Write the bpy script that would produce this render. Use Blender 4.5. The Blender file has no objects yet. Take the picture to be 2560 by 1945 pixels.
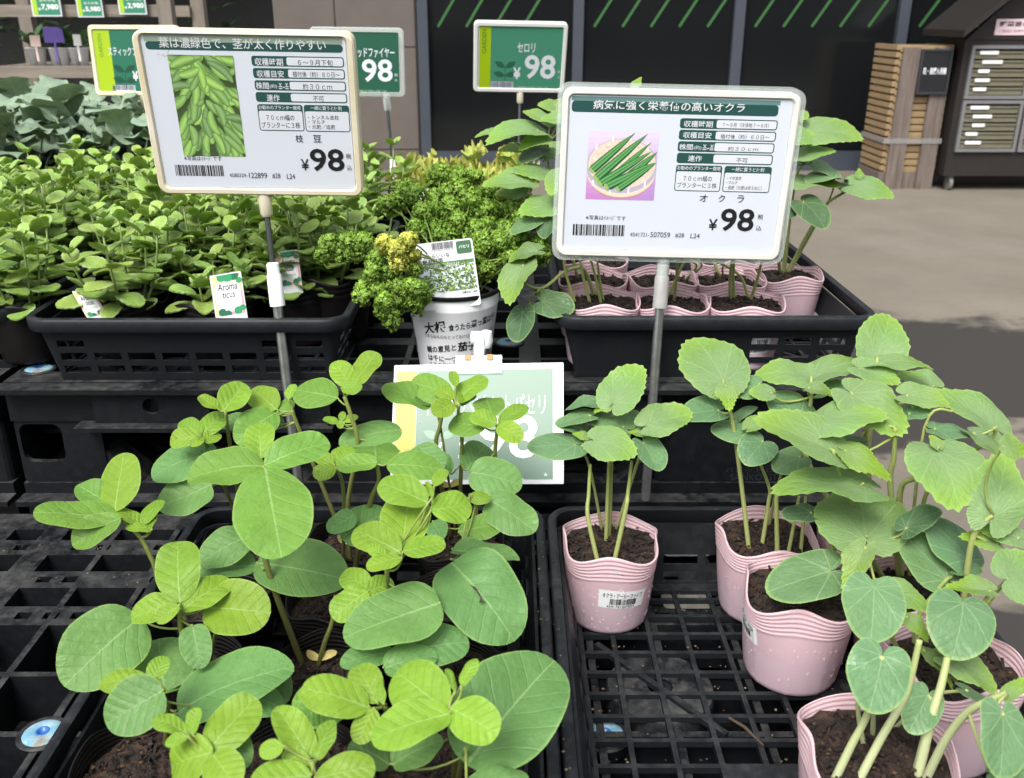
import bpy, math, random
import numpy as np
from mathutils import Vector, Matrix
random.seed(7)
R = math.radians
sc = bpy.context.scene
COL = sc.collection
# ---------------------------------------------------------------- camera, world, sun, exposure
CAMH, PITCH, FPX = 1.30, R(21.6), 2350.0
cam_d = bpy.data.cameras.new('camera'); cam = bpy.data.objects.new('camera', cam_d); COL.objects.link(cam)
cam.location = (0, 0, CAMH); cam.rotation_euler = (math.pi/2-PITCH, 0, 0)
cam_d.sensor_width = 36; cam_d.lens = 36*FPX/2560; cam_d.clip_start = .02; cam_d.clip_end = 400
cam_d.dof.use_dof = True; cam_d.dof.focus_distance = 1.0; cam_d.dof.aperture_fstop = 13
sc.camera = cam
w = bpy.data.worlds.new('World'); sc.world = w; w.use_nodes = True
nt = w.node_tree; bg = nt.nodes['Background']
sky = nt.nodes.new('ShaderNodeTexSky'); sky.sky_type = 'NISHITA'; sky.sun_disc = False
SUN_EL, SUN_AZ = R(52), R(205)
sky.sun_elevation = SUN_EL; sky.sun_rotation = SUN_AZ; sky.dust_density = 4; sky.ozone_density = .6
hs = nt.nodes.new('ShaderNodeHueSaturation'); hs.inputs['Saturation'].default_value = .22
nt.links.new(sky.outputs[0], hs.inputs['Color']); nt.links.new(hs.outputs[0], bg.inputs[0])
bg.inputs[1].default_value = .14
sun_d = bpy.data.lights.new('sun', 'SUN'); sun_d.energy = 1.5; sun_d.angle = R(25); sun_d.color = (1, .96, .9)
sun = bpy.data.objects.new('sun', sun_d); COL.objects.link(sun)
sd = Vector((math.sin(SUN_AZ)*math.cos(SUN_EL), math.cos(SUN_AZ)*math.cos(SUN_EL), math.sin(SUN_EL)))
sun.rotation_euler = sd.to_track_quat('Z', 'Y').to_euler()
sc.view_settings.view_transform = 'Standard'; sc.view_settings.look = 'None'
sc.view_settings.exposure = 1.0; sc.view_settings.gamma = 1
sc.render.engine = 'CYCLES'; sc.cycles.max_bounces = 8; sc.cycles.transparent_max_bounces = 12
sc.cycles.use_denoising = True

# ---------------------------------------------------------------- measuring helpers
cp, sp = math.cos(PITCH), math.sin(PITCH)
FW, UPV, RT, EYE = Vector((0, cp, -sp)), Vector((0, sp, cp)), Vector((1, 0, 0)), Vector((0, 0, CAMH))
K = 900/2211
REG = {'A': (0, 600, K), 'B': (800, 600, K), 'C': (1660, 600, K), 'D': (0, 1261, K), 'E': (800, 1261, K), 'F': (1660, 1261, K),
       '1': (0, 0, K), '2': (800, 0, K), '3': (1660, 0, K), 'G': (0, 0, 2560/2211), '8': (1400, 240, 600/2211),
       'T': (1000, 560, 320/2211), 'W': (960, 740, 460/2208), 'X': (2150, 0, 410/2211), 'Q': (1480, 1430, 160/2211), 'N': (0, 0, 1)}
def ray(r, x, y):
    u0, v0, k = REG[r]; u, v = u0+x*k, v0+y*k
    return FW + RT*((u-1280)/FPX) + UPV*((972-v)/FPX)
def atY(r, x, y, Y): d = ray(r, x, y); return EYE + d*(Y/d.y)
def atZ(r, x, y, Z): d = ray(r, x, y); return EYE + d*((Z-CAMH)/d.z)
def atP(r, x, y, p, n): d = ray(r, x, y); return EYE + d*((p-EYE).dot(n)/d.dot(n))
def S(r, g, b):
    f = lambda c: c/12.92 if c <= .04045 else ((c+.055)/1.055)**2.4
    return (f(r/255), f(g/255), f(b/255), 1)
def rnd(a, b): return random.uniform(a, b)

# ---------------------------------------------------------------- materials
def mat(name):
    m = bpy.data.materials.new(name); m.use_nodes = True
    return m, m.node_tree, m.node_tree.nodes['Principled BSDF']
def nd(t, typ, **kw):
    n = t.nodes.new(typ)
    for k, v in kw.items():
        if k in n.inputs: n.inputs[k].default_value = v
        else: setattr(n, k, v)
    return n
def mth(t, op, a, b=None, c=None, clamp=False):
    n = t.nodes.new('ShaderNodeMath'); n.operation = op; n.use_clamp = clamp
    for i, v in enumerate((a, b, c)):
        if v is None: continue
        if isinstance(v, (int, float)): n.inputs[i].default_value = v
        else: t.links.new(v, n.inputs[i])
    return n.outputs[0]
def mixc(t, fac, a, b, typ='MIX'):
    n = t.nodes.new('ShaderNodeMix'); n.data_type = 'RGBA'; n.blend_type = typ
    for i, v in ((0, fac), (6, a), (7, b)):
        if isinstance(v, (int, float)): n.inputs[i].default_value = v
        elif isinstance(v, tuple): n.inputs[i].default_value = v
        else: t.links.new(v, n.inputs[i])
    return n.outputs[2]
def noise(t, scale, detail=3, rough=.5, coord='Object'):
    tc = t.nodes.new('ShaderNodeTexCoord'); n = nd(t, 'ShaderNodeTexNoise', Scale=scale, Detail=detail, Roughness=rough)
    t.links.new(tc.outputs[coord], n.inputs['Vector']); return n.outputs['Fac']
def ramp(t, f, lo, hi):
    n = t.nodes.new('ShaderNodeMapRange'); t.links.new(f, n.inputs[0]); n.inputs[1].default_value = lo; n.inputs[2].default_value = hi
    return n.outputs[0]
def bump(t, b, h, strength=.3, dist=.002):
    n = nd(t, 'ShaderNodeBump', Strength=strength, Distance=dist); t.links.new(h, n.inputs['Height']); t.links.new(n.outputs[0], b.inputs['Normal'])
def plain(name, c, rough=.5, var=.0, scale=30, bmp=0, metallic=0, c2=None):
    m, t, b = mat(name); b.inputs['Roughness'].default_value = rough; b.inputs['Metallic'].default_value = metallic
    if var or c2:
        f = ramp(t, noise(t, scale, 5, .6), .35, .7)
        k = c2 or tuple(min(1, x*(1-var)) for x in c[:3])+(1,)
        t.links.new(mixc(t, f, c, k), b.inputs['Base Color'])
        if bmp: bump(t, b, noise(t, scale*3, 4), bmp)
    else: b.inputs['Base Color'].default_value = c
    return m
def make_leaf(name, veins, rough=.5, pale=.5, nlat=7, attr=False, edge=0, trans=.25, quil=.2):
    m, t, b = mat(name); b.inputs['Roughness'].default_value = rough
    if 'Specular IOR Level' in b.inputs: b.inputs['Specular IOR Level'].default_value = .35
    if attr: c = nd(t, 'ShaderNodeVertexColor', layer_name='Col').outputs[0]
    else: c = t.nodes.new('ShaderNodeObjectInfo').outputs['Color']
    uv = t.nodes.new('ShaderNodeUVMap'); sx = t.nodes.new('ShaderNodeSeparateXYZ'); t.links.new(uv.outputs[0], sx.inputs[0])
    x, y = sx.outputs[0], sx.outputs[1]; ay = mth(t, 'ABSOLUTE', y)
    if veins == 'pinnate':
        mid = mth(t, 'LESS_THAN', ay, mth(t, 'SUBTRACT', .012, mth(t, 'MULTIPLY', x, .008))); wob = mth(t, 'MULTIPLY', mth(t, 'SUBTRACT', noise(t, 30, 2), .5), .10)
        ph = mth(t, 'MULTIPLY', mth(t, 'ADD', wob, mth(t, 'SUBTRACT', x, mth(t, 'MULTIPLY', ay, mth(t, 'SUBTRACT', 1.0, mth(t, 'MULTIPLY', ay, .5))))), nlat)
        ph = mth(t, 'ADD', ph, mth(t, 'MULTIPLY', mth(t, 'GREATER_THAN', y, 0), .45))
        fr = mth(t, 'ABSOLUTE', mth(t, 'SUBTRACT', mth(t, 'FRACT', ph), .5))
        lat = mth(t, 'SUBTRACT', 1, mth(t, 'MULTIPLY', fr, 16), clamp=True)
        quilt = mth(t, 'MULTIPLY', fr, 2)
    else:
        rv = t.nodes.new('ShaderNodeObjectInfo').outputs['Random']; th = mth(t, 'ARCTAN2', y, mth(t, 'ADD', x, .02)); rr = mth(t, 'SQRT', mth(t, 'ADD', mth(t, 'MULTIPLY', x, x), mth(t, 'MULTIPLY', y, y)))
        ph = mth(t, 'MULTIPLY', th, mth(t, 'ADD', 1.2, mth(t, 'MULTIPLY', rv, .5)))
        fr = mth(t, 'ABSOLUTE', mth(t, 'SUBTRACT', mth(t, 'FRACT', mth(t, 'ADD', ph, .5)), .5))
        mid = mth(t, 'LESS_THAN', mth(t, 'MULTIPLY', fr, rr), .012)
        ph2 = mth(t, 'SUBTRACT', mth(t, 'MULTIPLY', mth(t, 'ADD', rr, mth(t, 'MULTIPLY', mth(t, 'SUBTRACT', noise(t, 35, 2), .5), .25)), mth(t, 'ADD', 3.4, mth(t, 'MULTIPLY', rv, 1.6))), mth(t, 'MULTIPLY', fr, 4.2))
        f2 = mth(t, 'ABSOLUTE', mth(t, 'SUBTRACT', mth(t, 'FRACT', ph2), .5))
        lat = mth(t, 'MULTIPLY', mth(t, 'SUBTRACT', 1, mth(t, 'MULTIPLY', f2, 18), clamp=True), mth(t, 'GREATER_THAN', rr, .2))
        quilt = mth(t, 'MULTIPLY', f2, 2)
    v = mth(t, 'MAXIMUM', mth(t, 'MULTIPLY', mid, pale), mth(t, 'MULTIPLY', lat, pale*.32))
    mot = ramp(t, noise(t, 45, 4, .6), .3, .75); blot = ramp(t, noise(t, 14, 4, .6), .42, .68)
    c1 = mixc(t, mth(t, 'MULTIPLY', mot, .45), c, (.55, .62, .45, 1), 'MULTIPLY')
    fine = ramp(t, noise(t, 260, 2), .35, .75)
    c1 = mixc(t, mth(t, 'MULTIPLY', fine, .18), c1, (.6, .66, .5, 1), 'MULTIPLY')
    c1 = mixc(t, mth(t, 'MULTIPLY', blot, .22), c1, (1.25, 1.12, .8, 1), 'MULTIPLY')
    sp = ramp(t, noise(t, 330, 2, .5), .74, .78); c1 = mixc(t, mth(t, 'MULTIPLY', sp, .5), c1, (.10, .085, .03, 1))
    lt = mixc(t, .5, c1, (.62, .85, .42, 1))
    c2 = mixc(t, v, c1, lt)
    if veins == 'palmate' and pale > .35:
        c2 = mixc(t, mth(t, 'MULTIPLY', mth(t, 'SUBTRACT', 1, ramp(t, mth(t, 'ADD', rr, mth(t, 'MULTIPLY', mth(t, 'SUBTRACT', mot, .5), .3)), .25, .85), clamp=True), .62), c2, (.215, .32, .165, 1))
        c2 = mixc(t, mth(t, 'MULTIPLY', ramp(t, rr, .6, 1.0), .5), c2, (.27, .43, .055, 1))
    if not attr:
        vc = nd(t, 'ShaderNodeVertexColor', layer_name='Col').outputs[0]; se = t.nodes.new('ShaderNodeSeparateColor'); t.links.new(vc, se.inputs[0])
        c2 = mixc(t, mth(t, 'MULTIPLY', ramp(t, se.outputs[0], .93, 1.0), .45), c2, (.36, .52, .15, 1))
    t.links.new(mth(t, 'ADD', rough-.1, mth(t, 'MULTIPLY', mot, .22)), b.inputs['Roughness'])
    if edge:
        e = mth(t, 'MULTIPLY', ramp(t, mth(t, 'ADD', mth(t, 'MULTIPLY', ay, 2.0), 0), .55, .95), edge)
        c2 = mixc(t, e, c2, (.5, .62, .38, 1))
    t.links.new(c2, b.inputs['Base Color'])
    h = mth(t, 'ADD', mth(t, 'MULTIPLY', quilt, quil), mth(t, 'MULTIPLY', noise(t, 170, 3), .9))
    h = mth(t, 'SUBTRACT', h, mth(t, 'MULTIPLY', mth(t, 'ADD', mid, mth(t, 'MULTIPLY', lat, .5)), .6))
    bump(t, b, h, .5, .003)
    tr = t.nodes.new('ShaderNodeBsdfTranslucent'); t.links.new(mixc(t, 1.0, c2, (1.0, 1.0, .45, 1), 'MULTIPLY'), tr.inputs[0])
    mx = t.nodes.new('ShaderNodeMixShader'); mx.inputs[0].default_value = trans
    out = t.nodes['Material Output']; t.links.new(b.outputs[0], mx.inputs[1]); t.links.new(tr.outputs[0], mx.inputs[2]); t.links.new(mx.outputs[0], out.inputs[0])
    return m
def black_plastic(name, base=(.006, .0065, .0075, 1), dust=(.045, .045, .044, 1), amt=.3, rough=.42, lo=.5):
    m, t, b = mat(name); b.inputs['Specular IOR Level'].default_value = .2
    n1 = ramp(t, noise(t, 9, 6, .65), lo, .8); n2 = ramp(t, noise(t, 70, 4, .7), .42, .78)
    g = t.nodes.new('ShaderNodeNewGeometry'); sz = t.nodes.new('ShaderNodeSeparateXYZ'); t.links.new(g.outputs['Normal'], sz.inputs[0])
    up = mth(t, 'ADD', mth(t, 'MULTIPLY', mth(t, 'MAXIMUM', sz.outputs[2], 0), .94), .06)
    f = mth(t, 'MULTIPLY', mth(t, 'MULTIPLY', mth(t, 'ADD', mth(t, 'MULTIPLY', n1, .6), mth(t, 'MULTIPLY', n2, .5)), up), amt, clamp=True)
    t.links.new(mixc(t, f, base, dust), b.inputs['Base Color'])
    t.links.new(mth(t, 'ADD', mth(t, 'MULTIPLY', n2, .25), rough), b.inputs['Roughness'])
    bump(t, b, noise(t, 220, 3), .12, .001)
    return m
def vcol(name, rough=.55, bmp=0, trans=0):
    m, t, b = mat(name); b.inputs['Roughness'].default_value = rough
    c = nd(t, 'ShaderNodeVertexColor', layer_name='Col').outputs[0]; t.links.new(c, b.inputs['Base Color'])
    if bmp: bump(t, b, noise(t, 400, 4), bmp, .002)
    if trans:
        tr = t.nodes.new('ShaderNodeBsdfTranslucent'); t.links.new(c, tr.inputs[0])
        mx = t.nodes.new('ShaderNodeMixShader'); mx.inputs[0].default_value = trans
        t.links.new(b.outputs[0], mx.inputs[1]); t.links.new(tr.outputs[0], mx.inputs[2]); t.links.new(mx.outputs[0], t.nodes['Material Output'].inputs[0])
    return m
def clear(name, tint=(.9, .95, .92, 1), rough=.08, mixw=.75):
    m, t, b = mat(name); b.inputs['Base Color'].default_value = tint; b.inputs['Roughness'].default_value = rough; b.inputs['IOR'].default_value = 1.4
    tr = t.nodes.new('ShaderNodeBsdfTransparent'); tr.inputs[0].default_value = tint
    mx = t.nodes.new('ShaderNodeMixShader'); mx.inputs[0].default_value = mixw
    t.links.new(b.outputs[0], mx.inputs[1]); t.links.new(tr.outputs[0], mx.inputs[2]); t.links.new(mx.outputs[0], t.nodes['Material Output'].inputs[0])
    return m
def make_pot_pink():
    m, t, b = mat('pink_film'); b.inputs['Roughness'].default_value = .38
    f = ramp(t, noise(t, 25, 4, .6), .3, .75)
    c = mixc(t, f, (.80, .57, .60, 1), (.71, .54, .60, 1))
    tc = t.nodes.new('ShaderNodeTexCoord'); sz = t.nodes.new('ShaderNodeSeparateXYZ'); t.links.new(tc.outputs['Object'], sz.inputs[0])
    c = mixc(t, mth(t, 'SUBTRACT', 1, ramp(t, mth(t, 'ADD', sz.outputs[2], mth(t, 'MULTIPLY', f, .02)), .02, .085), clamp=True), c, (.66, .50, .585, 1))  # lower wall tinted: mauve of the film plus shade from the black surroundings
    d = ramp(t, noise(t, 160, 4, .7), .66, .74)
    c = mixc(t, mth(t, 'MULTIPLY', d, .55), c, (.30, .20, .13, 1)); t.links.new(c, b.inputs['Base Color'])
    bump(t, b, noise(t, 60, 3), .15, .003)
    tr = t.nodes.new('ShaderNodeBsdfTranslucent'); tr.inputs[0].default_value = (.8, .42, .46, 1)
    mx = t.nodes.new('ShaderNodeMixShader'); mx.inputs[0].default_value = .25
    t.links.new(b.outputs[0], mx.inputs[1]); t.links.new(tr.outputs[0], mx.inputs[2]); t.links.new(mx.outputs[0], t.nodes['Material Output'].inputs[0])
    return m
M = {}
M['bean'] = make_leaf('bean_leaf', 'pinnate', .5, .42, 6, quil=.2)
M['okra'] = make_leaf('okra_leaf', 'palmate', .45, .42, quil=.14)
M['cot'] = make_leaf('okra_cotyledon', 'palmate', .4, .3, trans=.12, quil=.08)
M['herb'] = make_leaf('herb_leaf', 'pinnate', .42, .10, 5, True, .6, .22, .05)
M['foliage'] = vcol('foliage_tint', .5, .3, .25)
M['wavy'] = make_leaf('brassica_leaf', 'pinnate', .45, .55, 5, True, 0, .1)
M['stem'] = vcol('stem_tint', .45, .2, .1)
M['print'] = vcol('print_ink', .38)
M['soil'] = vcol('soil_mix', .85, .8)
M['black'] = black_plastic('black_plastic')
M['tray'] = black_plastic('tray_plastic', base=(.011, .013, .0155, 1), dust=(.10, .105, .11, 1), amt=.6, lo=.55)
M['pallet'] = black_plastic('pallet_plastic', base=(.0060, .0070, .0090, 1), dust=(.13, .13, .127, 1), amt=.75, lo=.43)
M['film'] = black_plastic('black_pot_film', base=(.007, .006, .006, 1), dust=(.03, .027, .025, 1), amt=.3, rough=.35)
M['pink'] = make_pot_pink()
M['chrome'] = plain('steel_tube', (.52, .53, .53, 1), .28, .35, 60, 0, .9)
M['steel_dark'] = plain('dark_steel', (.12, .125, .13, 1), .35, .3, 60, 0, .8)
M['white_pl'] = plain('white_plastic', (.84, .85, .88, 1), .35, .05, 20)
M['cream'] = plain('aged_cream_plastic', (.62, .54, .36, 1), .35, c2=(.70, .66, .54, 1), scale=14)
M['creamw'] = plain('pale_plastic', (.66, .66, .61, 1), .3, c2=(.72, .73, .72, 1), scale=12)
M['clear'] = clear('clear_acrylic')
M['clear_old'] = clear('aged_clear_acrylic', (.85, .8, .62, 1), .2, .45)
M['paper'] = plain('card_paper', (.60, .64, .71, 1), .45, .02, 12)
M['paperw'] = plain('white_card', (.60, .62, .65, 1), .45, .03, 12)
M['grey_pl'] = plain('grey_clip', (.34, .34, .33, 1), .35, .2, 40)
def drop_mat():
    m, t, b = mat('water_drop'); b.inputs['Base Color'].default_value = (1, 1, 1, 1); b.inputs['Roughness'].default_value = .02
    b.inputs['Transmission Weight'].default_value = 1; b.inputs['IOR'].default_value = 1.33
    return m
M['drop'] = clear('water_drop_clear', (1, .95, .96, 1), .03, .86)

# ---------------------------------------------------------------- mesh builder
class MB:
    def __init__(s): s.v, s.f, s.uv, s.c = [], [], [], []
    def vert(s, p, uv=(0, 0), c=(1, 1, 1, 1)):
        s.v.append((p[0], p[1], p[2])); s.uv.append(uv); s.c.append(c); return len(s.v)-1
    def add(s, vs, fs, c=(1, 1, 1, 1), uvs=None):
        o = len(s.v)
        for i, p in enumerate(vs): s.vert(p, uvs[i] if uvs else (0, 0), c)
        s.f += [tuple(o+i for i in f) for f in fs]
    def box(s, a, b, c=(1, 1, 1, 1), m=None):
        x0, y0, z0 = a; x1, y1, z1 = b
        vs = [Vector(p) for p in ((x0, y0, z0), (x1, y0, z0), (x1, y1, z0), (x0, y1, z0), (x0, y0, z1), (x1, y0, z1), (x1, y1, z1), (x0, y1, z1))]
        if m: vs = [m @ p for p in vs]
        s.add(vs, [(0, 3, 2, 1), (4, 5, 6, 7), (0, 1, 5, 4), (1, 2, 6, 5), (2, 3, 7, 6), (3, 0, 4, 7)], c)
    def bar(s, p, q, w, h, c=(1, 1, 1, 1)):     # square bar from p to q
        p, q = Vector(p), Vector(q); d = (q-p).normalized(); a = d.cross(Vector((0, 0, 1)))
        a = a.normalized() if a.length > 1e-4 else Vector((1, 0, 0)); b = a.cross(d)
        vs = [e+a*i*w/2+b*j*h/2 for e in (p, q) for i, j in ((-1, -1), (1, -1), (1, 1), (-1, 1))]
        s.add(vs, [(0, 1, 2, 3), (7, 6, 5, 4), (0, 4, 5, 1), (1, 5, 6, 2), (2, 6, 7, 3), (3, 7, 4, 0)], c)
    def tube(s, pts, rs, n=8, c=(1, 1, 1, 1), c2=None, cap=True):
        pts = [Vector(p) for p in pts]
        if not hasattr(rs, '__len__'): rs = [rs]*len(pts)
        o = len(s.v); a = None
        for i, p in enumerate(pts):
            d = (pts[min(i+1, len(pts)-1)]-pts[max(i-1, 0)])
            d = d.normalized() if d.length > 1e-9 else Vector((0, 0, 1))
            if a is None: a = d.cross(Vector((.3, .9, .2))).normalized()
            a = (a-d*a.dot(d)).normalized(); b = d.cross(a)
            k = i/max(1, len(pts)-1); cc = c if c2 is None else tuple(c[j]*(1-k)+c2[j]*k for j in range(4))
            for j in range(n):
                t = 2*math.pi*j/n; s.vert(p+(a*math.cos(t)+b*math.sin(t))*rs[i], (k, j/n), cc)
        for i in range(len(pts)-1):
            for j in range(n): s.f.append((o+i*n+j, o+i*n+(j+1) % n, o+(i+1)*n+(j+1) % n, o+(i+1)*n+j))
        if cap:
            s.f.append(tuple(o+j for j in range(n))[::-1]); s.f.append(tuple(o+(len(pts)-1)*n+j for j in range(n)))
    def lathe(s, prof, n=32, ctr=(0, 0, 0), c=(1, 1, 1, 1), fn=None, close=False):
        o = len(s.v)
        for i, (r, z) in enumerate(prof):
            for j in range(n):
                t = 2*math.pi*j/n; rr, zz = fn(r, z, t, i) if fn else (r, z)
                s.vert((ctr[0]+rr*math.cos(t), ctr[1]+rr*math.sin(t), ctr[2]+zz), (j/n, i/len(prof)), c)
        for i in range(len(prof)-1):
            for j in range(n): s.f.append((o+i*n+j, o+i*n+(j+1) % n, o+(i+1)*n+(j+1) % n, o+(i+1)*n+j))
        if close: s.f.append(tuple(o+j for j in range(n))[::-1])
    def merge(s, me, mt=None, c=(1, 1, 1, 1)):
        o = len(s.v)
        for v in me.vertices:
            p = mt @ v.co if mt else v.co; s.vert(p, (0, 0), c)
        for p in me.polygons: s.f.append(tuple(o+i for i in p.vertices))
    def mesh(s, name, off=None):
        me = bpy.data.meshes.new(name); v = np.array(s.v, dtype=np.float64).reshape(-1, 3)
        if off is not None: v = v-np.array(off)
        me.from_pydata(v.tolist(), [], s.f)
        li = np.empty(len(me.loops), dtype=np.int32); me.loops.foreach_get('vertex_index', li)
        ul = me.uv_layers.new(name='UVMap'); ul.data.foreach_set('uv', np.array(s.uv, dtype=np.float32)[li].ravel())
        ca = me.color_attributes.new('Col', 'FLOAT_COLOR', 'POINT'); ca.data.foreach_set('color', np.array(s.c, dtype=np.float32).ravel())
        me.update(); return me
def smooth(me, ang=None):
    me.polygons.foreach_set('use_smooth', [True]*len(me.polygons))
    if ang: me.set_sharp_from_angle(angle=R(ang))
def obj(name, mb, material, parent=None, sm=False, ang=None, color=None, off=None):
    if off is None and parent is not None:
        off = Vector(parent.location)
        if parent.parent: off = off+parent.parent.location
    me = mb.mesh(name, off)
    if sm: smooth(me, ang)
    me.materials.append(M[material] if isinstance(material, str) else material)
    o = bpy.data.objects.new(name, me); COL.objects.link(o)
    if parent: o.parent = parent
    if color: o.color = color
    return o
def tag(o, label=None, cat=None, group=None, kind=None):
    for k, v in (('label', label), ('category', cat), ('group', group), ('kind', kind)):
        if v: o[k] = v
    return o
def thing(name, label, cat, loc, group=None):
    o = bpy.data.objects.new(name, None); o.empty_display_size = .05; COL.objects.link(o); o.location = loc
    return tag(o, label, cat, group)
def dup(root, loc, rz=0, label=None, group=None, scale=1):
    r = root.copy(); COL.objects.link(r); r.location = loc; r.rotation_euler = (0, 0, rz); r.scale = (scale,)*3
    tag(r, label, None, group)
    for ch in list(root.children):
        c = ch.copy(); COL.objects.link(c); c.parent = r
        for g in list(ch.children):
            d = g.copy(); COL.objects.link(d); d.parent = c
    return r
def gridsolid(mb, xs, ys, solid, P, c=(1, 1, 1, 1), wrap=False):
    nx, ny = len(xs)-1, len(ys)-1; ids = {}
    def vid(i, j, k):
        if wrap: i = i % nx
        if (i, j, k) not in ids: ids[i, j, k] = mb.vert(P(xs[i], ys[j], k), (xs[i], ys[j]), c)
        return ids[i, j, k]
    sol = [[bool(solid(i, j)) for j in range(ny)] for i in range(nx)]
    def g(i, j):
        if wrap: i = i % nx
        return 0 <= i < nx and 0 <= j < ny and sol[i][j]
    for i in range(nx):
        for j in range(ny):
            if not sol[i][j]: continue
            a = [(i, j), (i+1, j), (i+1, j+1), (i, j+1)]
            mb.f.append(tuple(vid(x, y, 0) for x, y in a)); mb.f.append(tuple(vid(x, y, 1) for x, y in a[::-1]))
            for (p, q), nb in ((((0, 1)), (i, j-1)), ((1, 2), (i+1, j)), ((2, 3), (i, j+1)), ((3, 0), (i-1, j))):
                if not g(*nb): mb.f.append((vid(*a[q], 0), vid(*a[p], 0), vid(*a[p], 1), vid(*a[q], 1)))
def breaks(a, b, bars):     # bars: list of (centre, width) -> break list and the set of solid cell indices
    xs = {a, b}; iv = []
    for c, w_ in bars:
        lo, hi = max(a, c-w_/2), min(b, c+w_/2)
        if hi > lo: xs |= {lo, hi}; iv.append((lo, hi))
    xs = sorted(xs); out = [xs[0]]
    for x in xs[1:]:
        if x-out[-1] > 1e-6: out.append(x)
    so = [any(lo-1e-7 <= (out[i]+out[i+1])/2 <= hi for lo, hi in iv) for i in range(len(out)-1)]
    return out, so
_tc = {}
def text_mesh(s, bold=0):
    if (s, bold) in _tc: return _tc[s, bold]
    cu = bpy.data.curves.new('lettering', 'FONT'); cu.body = s; cu.size = 1; cu.offset = bold; cu.resolution_u = 3
    o = bpy.data.objects.new('lettering', cu); me = bpy.data.meshes.new_from_object(o)
    bpy.data.objects.remove(o); bpy.data.curves.remove(cu)
    v = np.empty(len(me.vertices)*3); me.vertices.foreach_get('co', v); v = v.reshape(-1, 3)
    lo, hi = v.min(0), v.max(0); v[:, :2] = (v[:, :2]-lo[:2])/(hi[:2]-lo[:2]); v[:, 2] = 0
    r = (v, [tuple(p.vertices) for p in me.polygons], (hi[0]-lo[0])/(hi[1]-lo[1])); bpy.data.meshes.remove(me)
    _tc[s, bold] = r; return r
def put_text(mb, s, x0, y0, x1, y1, z, c, fn=None, bold=0, rot=0):   # y1 is the top
    v, f, _ = text_mesh(s, bold); vs = []
    for a, b, _z in v:
        if rot: a, b = 1-b, a
        p = (x0+(x1-x0)*a, y0+(y1-y0)*b, z); vs.append(fn(p) if fn else p)
    mb.add(vs, f, c)
def rrect(x0, y0, x1, y1, r, n=5):
    pts = []
    for cx, cy, a in ((x1-r, y1-r, 0), (x0+r, y1-r, 90), (x0+r, y0+r, 180), (x1-r, y0+r, 270)):
        for i in range(n+1): t = R(a+90*i/n); pts.append((cx+r*math.cos(t), cy+r*math.sin(t)))
    return pts
def poly(mb, pts, z, c, fn=None):
    vs = [fn((x, y, z)) if fn else (x, y, z) for x, y in pts]; mb.add(vs, [tuple(range(len(vs)))], c)
def rect(mb, x0, y0, x1, y1, z, c, fn=None, r=0):
    poly(mb, rrect(x0, y0, x1, y1, r) if r else [(x0, y0), (x1, y0), (x1, y1), (x0, y1)], z, c, fn)
def prism(mb, outer, z0, z1, c=(1, 1, 1, 1), hole=None, fn=None):   # plate with optional hole of the same point count
    q = (lambda p: fn(p)) if fn else (lambda p: p)
    n = len(outer); A = [mb.vert(q((x, y, z0)), c=c) for x, y in outer]; B = [mb.vert(q((x, y, z1)), c=c) for x, y in outer]
    for i in range(n): mb.f.append((A[i], A[(i+1) % n], B[(i+1) % n], B[i]))
    if hole is None: mb.f.append(tuple(B)); mb.f.append(tuple(A[::-1])); return
    C_ = [mb.vert(q((x, y, z0)), c=c) for x, y in hole]; D_ = [mb.vert(q((x, y, z1)), c=c) for x, y in hole]
    for i in range(n):
        j = (i+1) % n
        mb.f.append((C_[j], C_[i], D_[i], D_[j])); mb.f.append((B[i], B[j], D_[j], D_[i])); mb.f.append((A[j], A[i], C_[i], C_[j]))
def barcode(mb, x0, y0, x1, y1, z, c, fn=None, seed=1):
    rg = random.Random(seed); x = 0; W = 95.
    while x < W:
        b = rg.choice((1, 1, 2, 3)); 
        if x+b > W: b = W-x
        rect(mb, x0+(x1-x0)*x/W, y0, x0+(x1-x0)*(x+b)/W, y1, z, c, fn); x += b+rg.choice((1, 1, 2, 2))
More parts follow.
